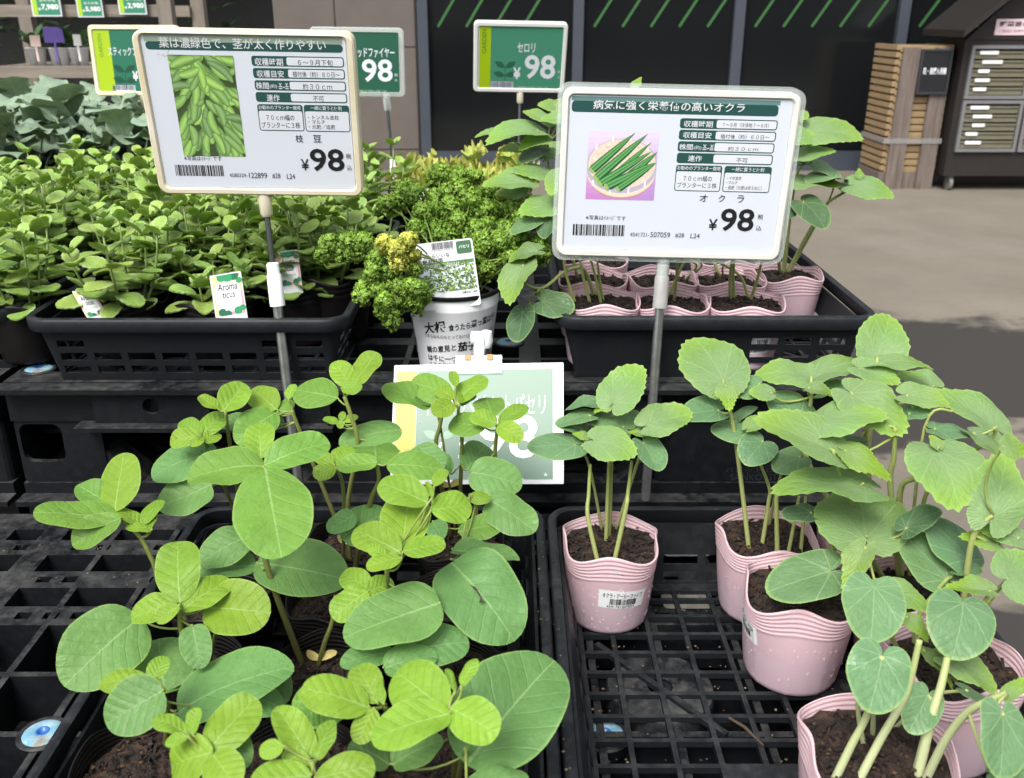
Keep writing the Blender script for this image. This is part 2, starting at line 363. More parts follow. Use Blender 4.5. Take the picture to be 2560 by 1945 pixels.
# ---------------------------------------------------------------- leaves
def leaf_mesh(mb, B, A, Wv, N, kind, rg, n1=None, n2=None, c=(1, 1, 1, 1), droop=None, fold=None, wav=None):
    """B base, A vector base->tip, Wv half-width vector, N unit normal."""
    L = A.length; rr = rg.uniform
    own = c == (1, 1, 1, 1)
    dr = rr(.02, .2) if droop is None else droop
    fo = rr(.02, .32) if fold is None else fold
    wv = rr(.012, .045) if wav is None else wav
    ph, ph2 = rr(0, 6.28), rr(0, 6.28); hw = Wv.length/L
    def place(x, y):    # x along 0..1, y in half widths
        h = -dr*(x-.35)**2*2 + fo*hw*(abs(y)**1.4) - .1*hw*y*y*y*y + wv*abs(y)*math.sin(x*9+ph+(2 if y > 0 else 0)) + wv*.5*math.sin(x*5+y*3+ph2)
        return B + A*x + Wv*y + N*(h*L)
    if kind in 'LCY':
        p = {'L': .55, 'C': .52, 'Y': .7}[kind]; ns = 54 if kind != 'C' else 36; nr = 7; tm = R(168)
        ths = [-tm+2*tm*i/ns for i in range(ns+1)]
        rad = []
        for i, t in enumerate(ths):
            r = ((1+math.cos(t))/2)**p
            if kind == 'L':
                r *= 1+.03*math.cos(3*t+ph)+.02*math.sin(2*t+ph2)
                r *= 1+rr(.04, .13)*((i*.5) % 1-.25) + .04*math.cos(5*t)
            elif kind == 'Y': r *= 1+.16*((i*.5) % 1-.5) + .10*math.cos(5*t)
            else: r *= 1+.015*math.sin(3*t+ph)
            rad.append(r)
        ym = max(abs(r*math.sin(t)) for r, t in zip(rad, ths)); o = len(mb.v)
        mb.vert(place(0, 0), (0, 0), (0, 0, 0, 1) if own else c); l1, l2, l3 = rr(0, 6.28), rr(0, 6.28), rr(.7, 1.3)
        for k in range(1, nr+1):
            q = k/nr
            for r, t in zip(rad, ths):
                x, y = r*math.cos(t)*q, r*math.sin(t)*q
                mb.vert(place(x, y/ym), (x, y*hw/ym), (q, 0, 0, 1) if own else c)
        m = ns+1
        for i in range(ns): mb.f.append((o, o+1+i, o+2+i))
        for k in range(nr-1):
            a = o+1+k*m
            for i in range(ns): mb.f.append((a+i, a+m+i, a+m+i+1, a+i+1))
    else:
        a_, b_ = {'T': (.50, .44), 'M': (.52, .5), 'P': (.38, .46), 'H': (.5, .46), 'W': (.55, .38), 'S': (.6, .8)}[kind]
        a_ *= rr(.88, 1.12); b_ *= rr(.88, 1.15); sm = a_/(a_+b_); nm = sm**a_*(1-sm)**b_
        n1 = n1 or 16; n2 = n2 or 8; o = len(mb.v)
        for i in range(n1+1):
            s = i/n1; s2 = .5-.5*math.cos(math.pi*s); w_ = max(s2, 0)**a_*max(1-s2, 0)**b_/nm
            if kind == 'H': w_ *= 1+.045*math.cos(i*math.pi)
            for j in range(n2+1):
                t = 2*j/n2-1; yy = t*w_
                if kind == 'W': yy *= 1+.10*math.sin(s2*17+ph)*abs(t)
                p = place(s2, yy)
                if kind == 'W': p = p+N*(L*.09*abs(t)**1.5*math.sin(s2*14+ph2+(1.7 if t > 0 else 0))*w_)
                mb.vert(p, (s2, yy*hw), (max(abs(t), 1-min(1, (1-s2)*8) if s2 > .5 else 0), 0, 0, 1) if own else c)
        m = n2+1
        for i in range(n1):
            for j in range(n2): mb.f.append((o+i*m+j, o+(i+1)*m+j, o+(i+1)*m+j+1, o+i*m+j+1))
NAT = {'T': 1.4, 'M': 1.5, 'P': 1.25, 'L': .95, 'C': .95, 'Y': 1.05}
TONE = {'T': (.205, .355, .032), 'M': (.155, .315, .05), 'P': (.145, .30, .088), 'L': (.205, .36, .085), 'C': (.13, .245, .115), 'Y': (.22, .37, .02)}
def fit_leaf(r, bx, by, tx, ty, w, Y, kind, tau=None):
    B = atY(r, bx, by, Y); dx, dy = tx-bx, ty-by; l = math.hypot(dx, dy); px, py = -dy/l*w/2, dx/l*w/2; mx, my = bx+dx*.5, by+dy*.5
    best = None
    for t in (range(-5, 76, 8) if tau is None else (tau,)):
        for nx in (-.55, -.3, 0, .3, .55):
            n = Vector((nx, -math.sin(R(t)), math.cos(R(t)))).normalized()
            T, m0, m1 = (atP(r, *q, B, n) for q in ((tx, ty), (mx, my), (mx+px, my+py)))
            A, W_ = T-B, (m1-m0)*(1.08 if kind in 'TMP' else 1)
            W_ = W_-A*(W_.dot(A)/A.length_squared) * .8
            k = abs(math.log(max(1e-4, A.length/(2*W_.length))/NAT[kind]))
            cost = (k/.3)**2 + ((t-28)/28)**2 + (nx/.55)**2*.7
            if best is None or cost < best[0]: best = (cost, A, W_, n)
    _, A, W_, n = best
    if A.cross(W_).dot(n) < 0: W_ = -W_
    return B, A, W_, n
class Plant:
    """one potted seedling: leaves and stems measured in the photograph, each leaf a mesh of its own"""
    def __init__(s, root, ctr, zsoil, rsoil, seed, stemcol):
        s.root, s.ctr, s.zs, s.rs, s.rg, s.sc = root, ctr, zsoil, rsoil, random.Random(seed), stemcol
        s.leaves, s.stems = [], []
    def line(s, ln):
        q = ln.split(); k = q[0]; r = q[1]; f = [float(x) for x in q[2:]]
        if k == 'S':
            rad = f[-1]/1000; Y = f[-2]; xy = f[:-2]; P = [(xy[i], xy[i+1]) for i in range(0, len(xy), 2)]
            top = atY(r, *P[0], Y)
            if len(P) > 1:
                bot = atZ(r, *P[-1], s.zs); v = Vector((bot.x-s.ctr[0], bot.y-s.ctr[1], 0))
                if v.length > s.rs*.8: v = v*(s.rs*.8/v.length)
                bot = Vector((s.ctr[0]+v.x, s.ctr[1]+v.y, s.zs-.004))
            else:
                a = s.rg.uniform(0, 6.28); bot = Vector((s.ctr[0]+math.cos(a)*s.rs*.4, s.ctr[1]+math.sin(a)*s.rs*.4, s.zs-.004))
            pts = [top]
            for i, p in enumerate(P[1:-1]):
                pts.append(atY(r, *p, top.y+(bot.y-top.y)*(i+1)/(len(P)-1)))
            pts.append(bot)
            if len(pts) == 2: pts.insert(1, (top+bot)/2+Vector((s.rg.uniform(-.004, .004), s.rg.uniform(-.004, .004), 0)))
            # smooth
            out = []
            n = len(pts)
            for i in range(n-1):
                p0, p1, p2, p3 = pts[max(i-1, 0)], pts[i], pts[i+1], pts[min(i+2, n-1)]
                for j in range(6):
                    t = j/6; out.append(.5*((2*p1)+(p2-p0)*t+(2*p0-5*p1+4*p2-p3)*t*t+(3*p1-p0-3*p2+p3)*t**3))
            out.append(pts[-1]); s.stems.append((out, rad))
        else:
            bx, by, tx, ty, w_, Y = f[:6]; s.leaves.append((k[0], fit_leaf(r, bx, by, tx, ty, w_, Y, k[0], f[6] if len(f) > 6 else None), k[1:]))
    def build(s):
        sm = MB(); top, low = s.sc
        for out, rad in s.stems:
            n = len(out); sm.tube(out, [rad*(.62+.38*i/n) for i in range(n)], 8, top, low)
        samples = [p for out, _ in s.stems for p in out[:max(2, int(len(out)*.7))]]
        for kind, (B, A, W_, N), fl in s.leaves:
            mb = MB(); leaf_mesh(mb, B, A, W_, N, kind, s.rg)
            t = TONE[kind]; g = s.rg.uniform(.9, 1.1); h = s.rg.uniform(-.06, .06)
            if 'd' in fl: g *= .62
            if 'b' in fl: g *= 1.12
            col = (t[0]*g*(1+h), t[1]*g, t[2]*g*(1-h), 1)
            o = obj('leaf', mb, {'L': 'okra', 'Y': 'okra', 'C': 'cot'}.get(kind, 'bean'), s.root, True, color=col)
            if samples:
                q = min(samples, key=lambda p: (p-B).length_squared+.6*max(0, p.z-B.z+.002)**2*4)
                d = (q-B).length
                if d > .003:
                    mid = B-N*(.42*d)+(q-B)*.3+Vector((0, 0, -.05*d)); rr = .0009 if kind in 'TMP' else .0012
                    cv = [B*(1-t)**2+mid*2*t*(1-t)+q*t*t for t in (0, .2, .4, .6, .8, 1)]
                    sm.tube(cv, rr, 6, top, top)
        if sm.v: obj('stem', sm, 'stem', s.root, True)
# ---------------------------------------------------------------- pots and soil
def soil_mesh(mb, ctr, r, z, rg, chips=90, shape=None):
    n = 40; o = len(mb.v); rings = 13; chips = int(chips*1.9)
    dk = lambda: rg.choice(((.010, .006, .004, 1), (.016, .009, .006, 1), (.028, .015, .009, 1), (.045, .024, .013, 1)))
    mb.vert((ctr[0], ctr[1], z), c=dk())
    for k in range(1, rings+1):
        for j in range(n):
            t = 2*math.pi*j/n; rr = r*k/rings*(shape(t) if shape else 1)
            mb.vert((ctr[0]+rr*math.cos(t)+rg.uniform(-.001, .001), ctr[1]+rr*math.sin(t)+rg.uniform(-.001, .001), z+rg.uniform(-.0028, .0028)), c=dk())
    for j in range(n): mb.f.append((o, o+1+j, o+1+(j+1) % n))
    for k in range(rings-1):
        a = o+1+k*n
        for j in range(n): mb.f.append((a+j, a+n+j, a+n+(j+1) % n, a+(j+1) % n))
    for i in range(chips):
        a, q = rg.uniform(0, 6.28), r*math.sqrt(rg.random())*.93
        if shape: q *= shape(a)
        p = Vector((ctr[0]+q*math.cos(a), ctr[1]+q*math.sin(a), z+rg.uniform(0, .004)))
        if rg.random() < .42:    # bark shred
            m = Matrix.Translation(p) @ Matrix.Rotation(rg.uniform(0, 6.28), 4, 'Z') @ Matrix.Rotation(rg.uniform(-.6, .6), 4, 'Y')
            l, b, h = rg.uniform(.004, .011), rg.uniform(.001, .0028), rg.uniform(.0004, .0012)
            mb.box((-l/2, -b/2, -h), (l/2, b/2, h), rg.choice(((.012, .007, .005, 1), (.03, .014, .01, 1), (.008, .006, .006, 1))), m)
        else:                   # crumb
            s_ = rg.uniform(.0006, .0024); c = rg.choice(((.085, .045, .02, 1), (.05, .028, .014, 1), (.025, .015, .009, 1), (.014, .009, .006, 1), (.012, .008, .006, 1)))
            vs = [p+Vector(d)*s_*rg.uniform(.7, 1.2) for d in ((1, 0, 0), (0, 1, 0), (-1, 0, 0), (0, -1, 0), (0, 0, .9), (0, 0, -.9))]
            mb.add(vs, [(0, 1, 4), (1, 2, 4), (2, 3, 4), (3, 0, 4), (1, 0, 5), (2, 1, 5), (3, 2, 5), (0, 3, 5)], c)
class Pot:
    def __init__(s, ctr, z0, rt, rb, h, seed, sq=.05, wob=.03, ridges=5):
        s.c, s.z0, s.rt, s.rb, s.h = ctr, z0, rt, rb, h; rg = random.Random(seed)
        s.sq, s.wob, s.p1, s.p2, s.p3 = sq, wob, rg.uniform(-.2, .2), rg.uniform(0, 6.28), rg.uniform(0, 6.28); s.rg = rg; s.ridges = ridges
    def shape(s, t, f=1): return 1-f*(s.sq*math.cos(4*(t-s.p1))+s.wob*math.cos(3*t+s.p2)+s.wob*.4*math.cos(7*t+s.p3))
    def at(s, t, k):    # angle, height fraction
        f = k*k; r = s.rb+(s.rt-s.rb)*k**.8
        r *= s.shape(t, f)
        if k < .68:
            for a in range(9): r += .0007*math.exp(-(((t-s.p2-a*.698+math.pi) % (2*math.pi)-math.pi)/.03)**2)
        return r, k*s.h + .055*s.h*f*f*math.cos(4*(t-s.p1)+s.p2*.1)
    def point(s, t, k, off=0):
        r, z = s.at(t, k); r += off; return Vector((s.c[0]+r*math.cos(t), s.c[1]+r*math.sin(t), s.z0+z))
    def build(s, root, material, n=72, name='pot'):
        mb = MB(); ks = [0, .02, .06]+[.12+.58*i/8 for i in range(9)]; top = .72
        steps = s.ridges*4
        rk = [top+(1-top)*i/steps for i in range(1, steps+1)]
        prof = [(k, 0) for k in ks]+[(k, .0006*(-math.cos(2*math.pi*(i+1)/4))) for i, k in enumerate(rk)]
        inn = [(1, -.0009)]+[(k, d-.0012) for k, d in prof[::-1] if k > .45]
        allp = prof+inn; o = len(mb.v)
        for k, d in allp:
            for j in range(n): t = 2*math.pi*j/n; mb.vert(s.point(t, max(k, 0), d+(-.002 if k == 0 else 0)), (j/n, k))
        for i in range(len(allp)-1):
            for j in range(n): mb.f.append((o+i*n+j, o+i*n+(j+1) % n, o+(i+1)*n+(j+1) % n, o+(i+1)*n+j))
        mb.f.append(tuple(o+j for j in range(n))[::-1])
        return obj(name, mb, material, root, True)
    def soil(s, root, k=.82, chips=110):
        mb = MB(); r = s.at(0, k)[0]/s.shape(0, k*k)
        soil_mesh(mb, s.c, r*.985, s.z0+s.h*k, s.rg, chips, lambda t: s.shape(t, k*k)); obj('soil', mb, 'soil', root)
    def drops(s, root, n=60, a0=-2.9, a1=-.2):
        mb = MB()
        for i in range(n):
            t, k = s.rg.uniform(a0, a1), s.rg.uniform(.05, .68); q = s.rg.choice((.0005, .0007, .0009, .0011, .0017)); p = s.point(t, k)
            nn = Vector((math.cos(t), math.sin(t), .2)).normalized(); a = nn.cross(Vector((0, 0, 1))).normalized(); b = a.cross(nn); st = s.rg.uniform(1, 1.5)
            o = len(mb.v); mb.vert(p+nn*q*.75)
            for kk, (rr, hh) in enumerate(((.6, .55), (1, .02))):
                for j in range(7): u = 2*math.pi*j/7; mb.vert(p+a*math.cos(u)*q*rr-b*math.sin(u)*q*rr*st+nn*q*hh)
            for j in range(7): mb.f.append((o, o+1+j, o+1+(j+1) % 7)); mb.f.append((o+1+j, o+8+j, o+8+(j+1) % 7, o+1+(j+1) % 7))
        obj('water_droplets', mb, 'drop', root, True)
    def label(s, root, t0, k0, wid, hgt, lines, tilt=0, seed=1, material='print'):
        """paper label wrapped on the wall; lines: (text, x0,y0,x1,y1 in 0..1)"""
        rr = s.at(t0, k0)[0]; mb = MB(); dk = (.02, .02, .03, 1)
        def fn(p):
            x, y, z = p; x, y = x*wid-wid/2, y*hgt-hgt/2; x, y = x*math.cos(tilt)-y*math.sin(tilt), x*math.sin(tilt)+y*math.cos(tilt)
            return s.point(t0+x/rr, k0+y/s.h, z)
        for i in range(12):
            for j in range(4): rect(mb, i/12, j/4, (i+1)/12, (j+1)/4, .0004, (.74, .76, .77, 1), fn)
        for q in lines:
            if q[0] == '|': barcode(mb, *q[1:], .0008, dk, fn, seed)
            else: put_text(mb, *q, .0008, dk, fn, .01)
        return obj('label', mb, material, root)
# ---------------------------------------------------------------- setting: ground, building
def ground():
    m, t, b = mat('concrete')
    tc = t.nodes.new('ShaderNodeTexCoord'); sx = t.nodes.new('ShaderNodeSeparateXYZ'); t.links.new(tc.outputs['Object'], sx.inputs[0])
    n1 = ramp(t, noise(t, 1.3, 5, .6), .3, .7); n2 = ramp(t, noise(t, 40, 4, .7), .3, .75)
    c = mixc(t, n1, (.188, .163, .125, 1), (.142, .125, .098, 1)); c = mixc(t, mth(t, 'MULTIPLY', n2, .35), c, (.10, .093, .083, 1)); c = mixc(t, mth(t, 'MULTIPLY', ramp(t, noise(t, .55, 5, .7), .5, .68), .3), c, (.25, .23, .195, 1)); c = mixc(t, mth(t, 'MULTIPLY', ramp(t, noise(t, 9, 5, .75), .62, .7), .35), c, (.07, .065, .058, 1))
    jit = mth(t, 'MULTIPLY', mth(t, 'SUBTRACT', noise(t, 2.2, 4, .6), .5), 1.1)
    yy = mth(t, 'ADD', sx.outputs[1], jit)
    back = mth(t, 'SUBTRACT', 1, ramp(t, mth(t, 'ADD', yy, mth(t, 'MULTIPLY', sx.outputs[0], .32)), 4.70, 4.86), clamp=True)
    front = ramp(t, mth(t, 'ADD', yy, mth(t, 'MULTIPLY', sx.outputs[0], -.25)), 2.42, 2.5)
    near = mth(t, 'SUBTRACT', 1, ramp(t, yy, 1.75, 1.85), clamp=True)
    wet = mth(t, 'MAXIMUM', mth(t, 'MULTIPLY', back, front), near)
    t.links.new(mixc(t, wet, c, (.036, .032, .029, 1)), b.inputs['Base Color'])
    t.links.new(mth(t, 'SUBTRACT', .85, mth(t, 'MULTIPLY', wet, .3)), b.inputs['Roughness']); bump(t, b, noise(t, 120, 4), .25, .004)
    mb = MB(); mb.add([(-60, -60, 0), (60, -60, 0), (60, 60, 0), (-60, 60, 0)], [(0, 1, 2, 3)])
    tag(obj('ground', mb, m), kind='structure')
ground()
WY = 8.7
def building():
    panel = plain('wall_panel', (.115, .098, .086, 1), .8, .12, 6, .15)
    frame = plain('window_frame', (.05, .06, .078, 1), .4, .1, 10)
    gm, t, b = mat('dark_glass'); b.inputs['Base Color'].default_value = (.010, .0115, .0125, 1); b.inputs['Roughness'].default_value = .13
    b.inputs['IOR'].default_value = 1.6
    tr = t.nodes.new('ShaderNodeBsdfTransparent'); tr.inputs[0].default_value = (.55, .58, .6, 1); mx = t.nodes.new('ShaderNodeMixShader'); mx.inputs[0].default_value = .3
    t.links.new(b.outputs[0], mx.inputs[1]); t.links.new(tr.outputs[0], mx.inputs[2]); t.links.new(mx.outputs[0], t.nodes['Material Output'].inputs[0])
    root = thing('garden_shop', 'dark shop building with brown panel wall and glass front behind the plant tables', 'building', (0, WY, 0))
    mb = MB()
    xs = [-9, -7.4, -5.6, -3.9, -2.35, -1.52, -.83]
    for i in range(len(xs)-1):
        for z0, z1 in ((0, .18), (.19, 1.05), (1.06, 1.9), (1.91, 3.4)):
            mb.box((xs[i], WY, z0), (xs[i+1]-.012, WY+.2, z1))
    mb.box((-9, WY+.02, 0), (-.83, WY+.2, 3.4)); obj('wall', mb, panel, root)
    ms = [-.77, .57, 1.95, 3.36, 4.75, 6.15, 7.6]
    for i in range(len(ms)-1):
        f = MB(); a, bb = ms[i], ms[i+1]
        f.box((a-.045, WY-.05, 0), (a+.045, WY+.08, 3.0)); f.box((a+.045, WY-.03, 0), (bb-.045, WY+.06, .17)); f.box((a+.045, WY-.02, 2.9), (bb-.045, WY+.06, 3.0))
        fo = obj('window', f, frame, root)
        g = MB(); g.box((a+.045, WY+.01, .17), (bb-.045, WY+.02, 2.9)); obj('pane', g, gm, fo)
        s = MB()
        x = a+.14+((i*.11) % .1)
        while x < bb-.22:
            for yy, ww in ((WY+.006, .022),):
                p, q = Vector((x-.01, yy, 1.22)), Vector((x+.17, yy, 1.50)); d = (q-p).normalized(); nn = Vector((-d.z, 0, d.x))*ww/2
                s.add([p-nn, p+nn, q+nn, q-nn, p-nn+Vector((0, .003, 0)), p+nn+Vector((0, .003, 0)), q+nn+Vector((0, .003, 0)), q-nn+Vector((0, .003, 0))], [(3, 2, 1, 0), (4, 5, 6, 7), (0, 1, 5, 4), (1, 2, 6, 5), (2, 3, 7, 6), (3, 0, 4, 7)])
            x += .245
        obj('stripe_decal', s, M['decal'], fo)
    mb = MB(); dk = (.012, .012, .013, 1)
    mb.box((-.8, WY+1.6, 0), (7.6, WY+1.65, 3.2)); mb.box((-.85, WY+.1, 0), (-.8, WY+1.65, 3.2)); mb.box((-.8, WY+.1, 3.0), (7.6, WY+1.65, 3.05)); mb.box((-.8, WY+.1, .0), (7.6, WY+1.6, .05))
    obj('interior', mb, plain('dark_interior', (.2, .21, .21, 1), .9), root)
    mb = MB(); mb.box((-9, WY-.9, 3.4), (9, WY+2, 3.65)); obj('eave', mb, plain('eave_soffit', (.16, .15, .14, 1), .8), root)
    # goods seen dimly through the glass
    for x, wd, z, c, nm, lb in ((.98, .22, .78, (.35, .03, .03, 1), 'goods_box', 'red box standing on the shelf behind the glass'), (1.3, .45, .7, (.12, .12, .12, 1), 'goods_box', 'long grey box standing behind the glass beside a red box')):
        mb = MB(); mb.box((x, WY+.3, z-.3), (x+wd, WY+.5, z)); tag(obj(nm, mb, plain(nm, c, .6)), lb, 'box')
    mb = MB(); mb.box((.7, WY+.26, .42), (3.2, WY+.62, .48)); mb.box((.75, WY+.3, 0), (.8, WY+.6, .42)); mb.box((3.1, WY+.3, 0), (3.15, WY+.6, .42))
    tag(obj('shop_shelf', mb, plain('shop_shelf', (.06, .06, .06, 1), .6)), 'low dark shelf standing just inside the shop window', 'shelf')
dm, _t, _b = mat('green_decal'); _b.inputs['Base Color'].default_value = (.03, .115, .03, 1); _b.inputs['Roughness'].default_value = .5; M['decal'] = dm
building()

def plank_mat(name, a, b2, sc_=3, rough=.75):
    m, t, b = mat(name); b.inputs['Roughness'].default_value = rough
    tc = t.nodes.new('ShaderNodeTexCoord'); mp = t.nodes.new('ShaderNodeMapping'); mp.inputs['Scale'].default_value = (18, 18, 1.4)
    t.links.new(tc.outputs['Object'], mp.inputs[0]); n = nd(t, 'ShaderNodeTexNoise', Scale=sc_, Detail=6, Roughness=.65); t.links.new(mp.outputs[0], n.inputs['Vector'])
    f = ramp(t, n.outputs['Fac'], .32, .7); t.links.new(mixc(t, f, a, b2), b.inputs['Base Color']); bump(t, b, n.outputs['Fac'], .4, .004); return m
def plank_mat_x(name, a, b2):
    m = plank_mat(name, a, b2); m.node_tree.nodes['Mapping'].inputs['Scale'].default_value = (1.4, 18, 18); return m
M['oldwood'] = plank_mat('weathered_wood', (.17, .14, .12, 1), (.085, .062, .052, 1))
M['greywood'] = plank_mat('grey_wood', (.22, .19, .155, 1), (.13, .11, .09, 1))
M['greywood_x'] = plank_mat_x('grey_wood_rail', (.24, .205, .165, 1), (.14, .12, .10, 1))
M['brownwood'] = plank_mat('dark_brown_wood', (.016, .0115, .0095, 1), (.010, .0075, .0065, 1), rough=.6)
M['kraft'] = plain('cardboard', (.29, .20, .105, 1), .8, .15, 9)
def box_stack():
    x0, x1, y0, y1, h = 2.99, 3.41, 7.72, 8.2, 1.10
    root = thing('tray_rack', 'slim wooden rack packed with flat cardboard trays and wearing a black sign', 'rack', (3.42, 7.9, 0))
    mb = MB()
    for a, b in ((x0+.03, x0+.16), (x1-.14, x1-.01)): mb.box((a, y0-.03, 0), (b, y0, h-.02))
    mb.box((x0-.02, y0, .0), (x1, y1, .13)); obj('frame', mb, 'oldwood', root)
    n = 18; hh = (h-.13)/n
    for i in range(n):
        z = .131+i*hh; mb = MB()
        mb.box((x0+.02, y0+.01, z), (x1-.02, y1, z+hh*.8))
        mb.box((x0-.012, y0+.01, z+hh*.28), (x0+.02, y1, z+hh*.97)); mb.box((x1-.02, y0+.01, z+hh*.3), (x1+.01, y1, z+hh*.97))
        for k in range(4): mb.box((x0+.19+k*.035, y0+.008, z+hh*.25), (x0+.215+k*.035, y0+.012, z+hh*.6), (.2, .12, .06, 1))
        c = tag(obj('cardboard_tray', mb, 'kraft'), 'folded brown cardboard tray packed in the wooden rack', 'tray', 'cardboard trays packed in the wooden rack')
    mb = MB(); mb.box((x0+.16, y0-.052, h-.36), (x1-.02, y0-.031, h-.03)); bd = obj('sign_board', mb, plain('black_board', (.012, .013, .016, 1), .35), root)
    mb = MB()
    for a in ((x0+.16, h-.045, x1-.02, h-.03), (x0+.16, h-.36, x1-.02, h-.345), (x0+.16, h-.345, x0+.175, h-.045), (x1-.035, h-.345, x1-.02, h-.045)): mb.box((a[0], y0-.06, a[1]), (a[2], y0-.053, a[3]), (.03, .034, .04, 1))
    put_text(mb, '花・苗購入用箱', x0+.19, h-.215, x1-.05, h-.165, 0, (.8, .82, .85, 1), lambda p: (p[0], y0-.0535, p[1]), .015); obj('lettering', mb, 'print', bd)
    mb = MB(); mb.box((x0-.03, y0-.036, .36), (x1+.01, y1+.01, .40)); obj('tape_band', mb, clear('stretch_film', (.7, .7, .7, 1), .25, .76), root)
box_stack()
def cabinet():
    x0, x1, y0, y1 = 3.44, 4.96, 7.6, 8.05
    root = thing('seed_cabinet', 'dark brown wheeled cabinet with gabled roof and rows of labelled drawers', 'cabinet', (4.6, 7.9, 0))
    mb = MB(); mb.box((x0, y0, .12), (x1, y1, 1.14)); obj('body', mb, 'brownwood', root)
    rb = MB(); cx = (x0+x1)/2; zt = 1.92
    for sg, xe in ((1, x0-.11), (-1, x1+.11)):
        vs = [(xe, y0-.2, 1.16), (cx, y0-.2, zt), (cx, y1+.1, zt), (xe, y1+.1, 1.16)]; vs += [(p[0], p[1], p[2]+.05) for p in vs]
        rb.add(vs, [(0, 1, 2, 3), (7, 6, 5, 4), (0, 4, 5, 1), (1, 5, 6, 2), (2, 6, 7, 3), (3, 7, 4, 0)])
    rb.add([(x0, y0-.01, 1.14), (x1, y0-.01, 1.14), (cx, y0-.01, zt-.03), (x0, y0+.04, 1.14), (x1, y0+.04, 1.14), (cx, y0+.04, zt-.03)], [(0, 1, 2), (5, 4, 3), (0, 3, 4, 1), (1, 4, 5, 2), (2, 5, 3, 0)])
    obj('roof', rb, 'brownwood', root)
    pink = plain('pink_notice', (.75, .58, .62, 1), .5); mb = MB(); mb.box((x0+.20, y0-.02, 1.172), (x1-.5, y0-.0115, 1.285)); nb = obj('notice', mb, pink, root)
    mb = MB(); f = lambda p: (p[0], y0-.0225, p[1]); put_text(mb, '野菜苗の育て方', x0+.225, 1.232, x0+.62, 1.268, 0, (.03, .02, .02, 1), f, .02); put_text(mb, 'ご自由にお持ち帰り下さい', x0+.23, 1.19, x0+.56, 1.212, 0, (.1, .06, .08, 1), f); obj('lettering', mb, 'print', nb)
    alu = plain('grey_alu', (.26, .26, .27, 1), .35, .1, 10, 0, .5); dr = plain('olive_drawer', (.15, .14, .095, 1), .5, .15, 8); rg = random.Random(4)
    for c in range(3):
        for r_ in range(2):
            a = x0+.05+c*.49; b = a+.47; z1 = 1.10-r_*.40; z0 = z1-.39; fm = MB()
            for q in ((a, z0, a+.025, z1), (b-.025, z0, b, z1), (a+.025, z1-.025, b-.025, z1), (a+.025, z0, b-.025, z0+.025)): fm.box((q[0], y0-.03, q[1]), (q[2], y0-.002, q[3]))
            obj('drawer_frame', fm, alu, root)
            for k in range(5):
                zz = z0+.03+k*.066; mb = MB(); mb.box((a+.03, y0-.02, zz), (b-.03, y0-.0025, zz+.04)); mb.box((a+.03, y0-.03, zz+.04), (b-.03, y0-.0025, zz+.052)); d = obj('drawer', mb, dr, root)
                mb = MB(); lw = rg.uniform(.08, .16); lx = a+.05+rg.uniform(0, .05); mb.box((lx, y0-.034, zz+.03), (lx+lw, y0-.031, zz+.055), (.75, .76, .76, 1)); obj('label', mb, 'print', d)
    for x in (x0+.08, x1-.45, x1-.1):
        for y in (y0+.06, y1-.1):
            mb = MB(); mb.tube([(x-.014, y, .055), (x+.014, y, .055)], .054, 16); mb.box((x-.02, y-.03, .1), (x+.02, y+.03, .121)); obj('caster', mb, plain('caster_grey', (.16, .15, .14, 1), .5), root)
cabinet()
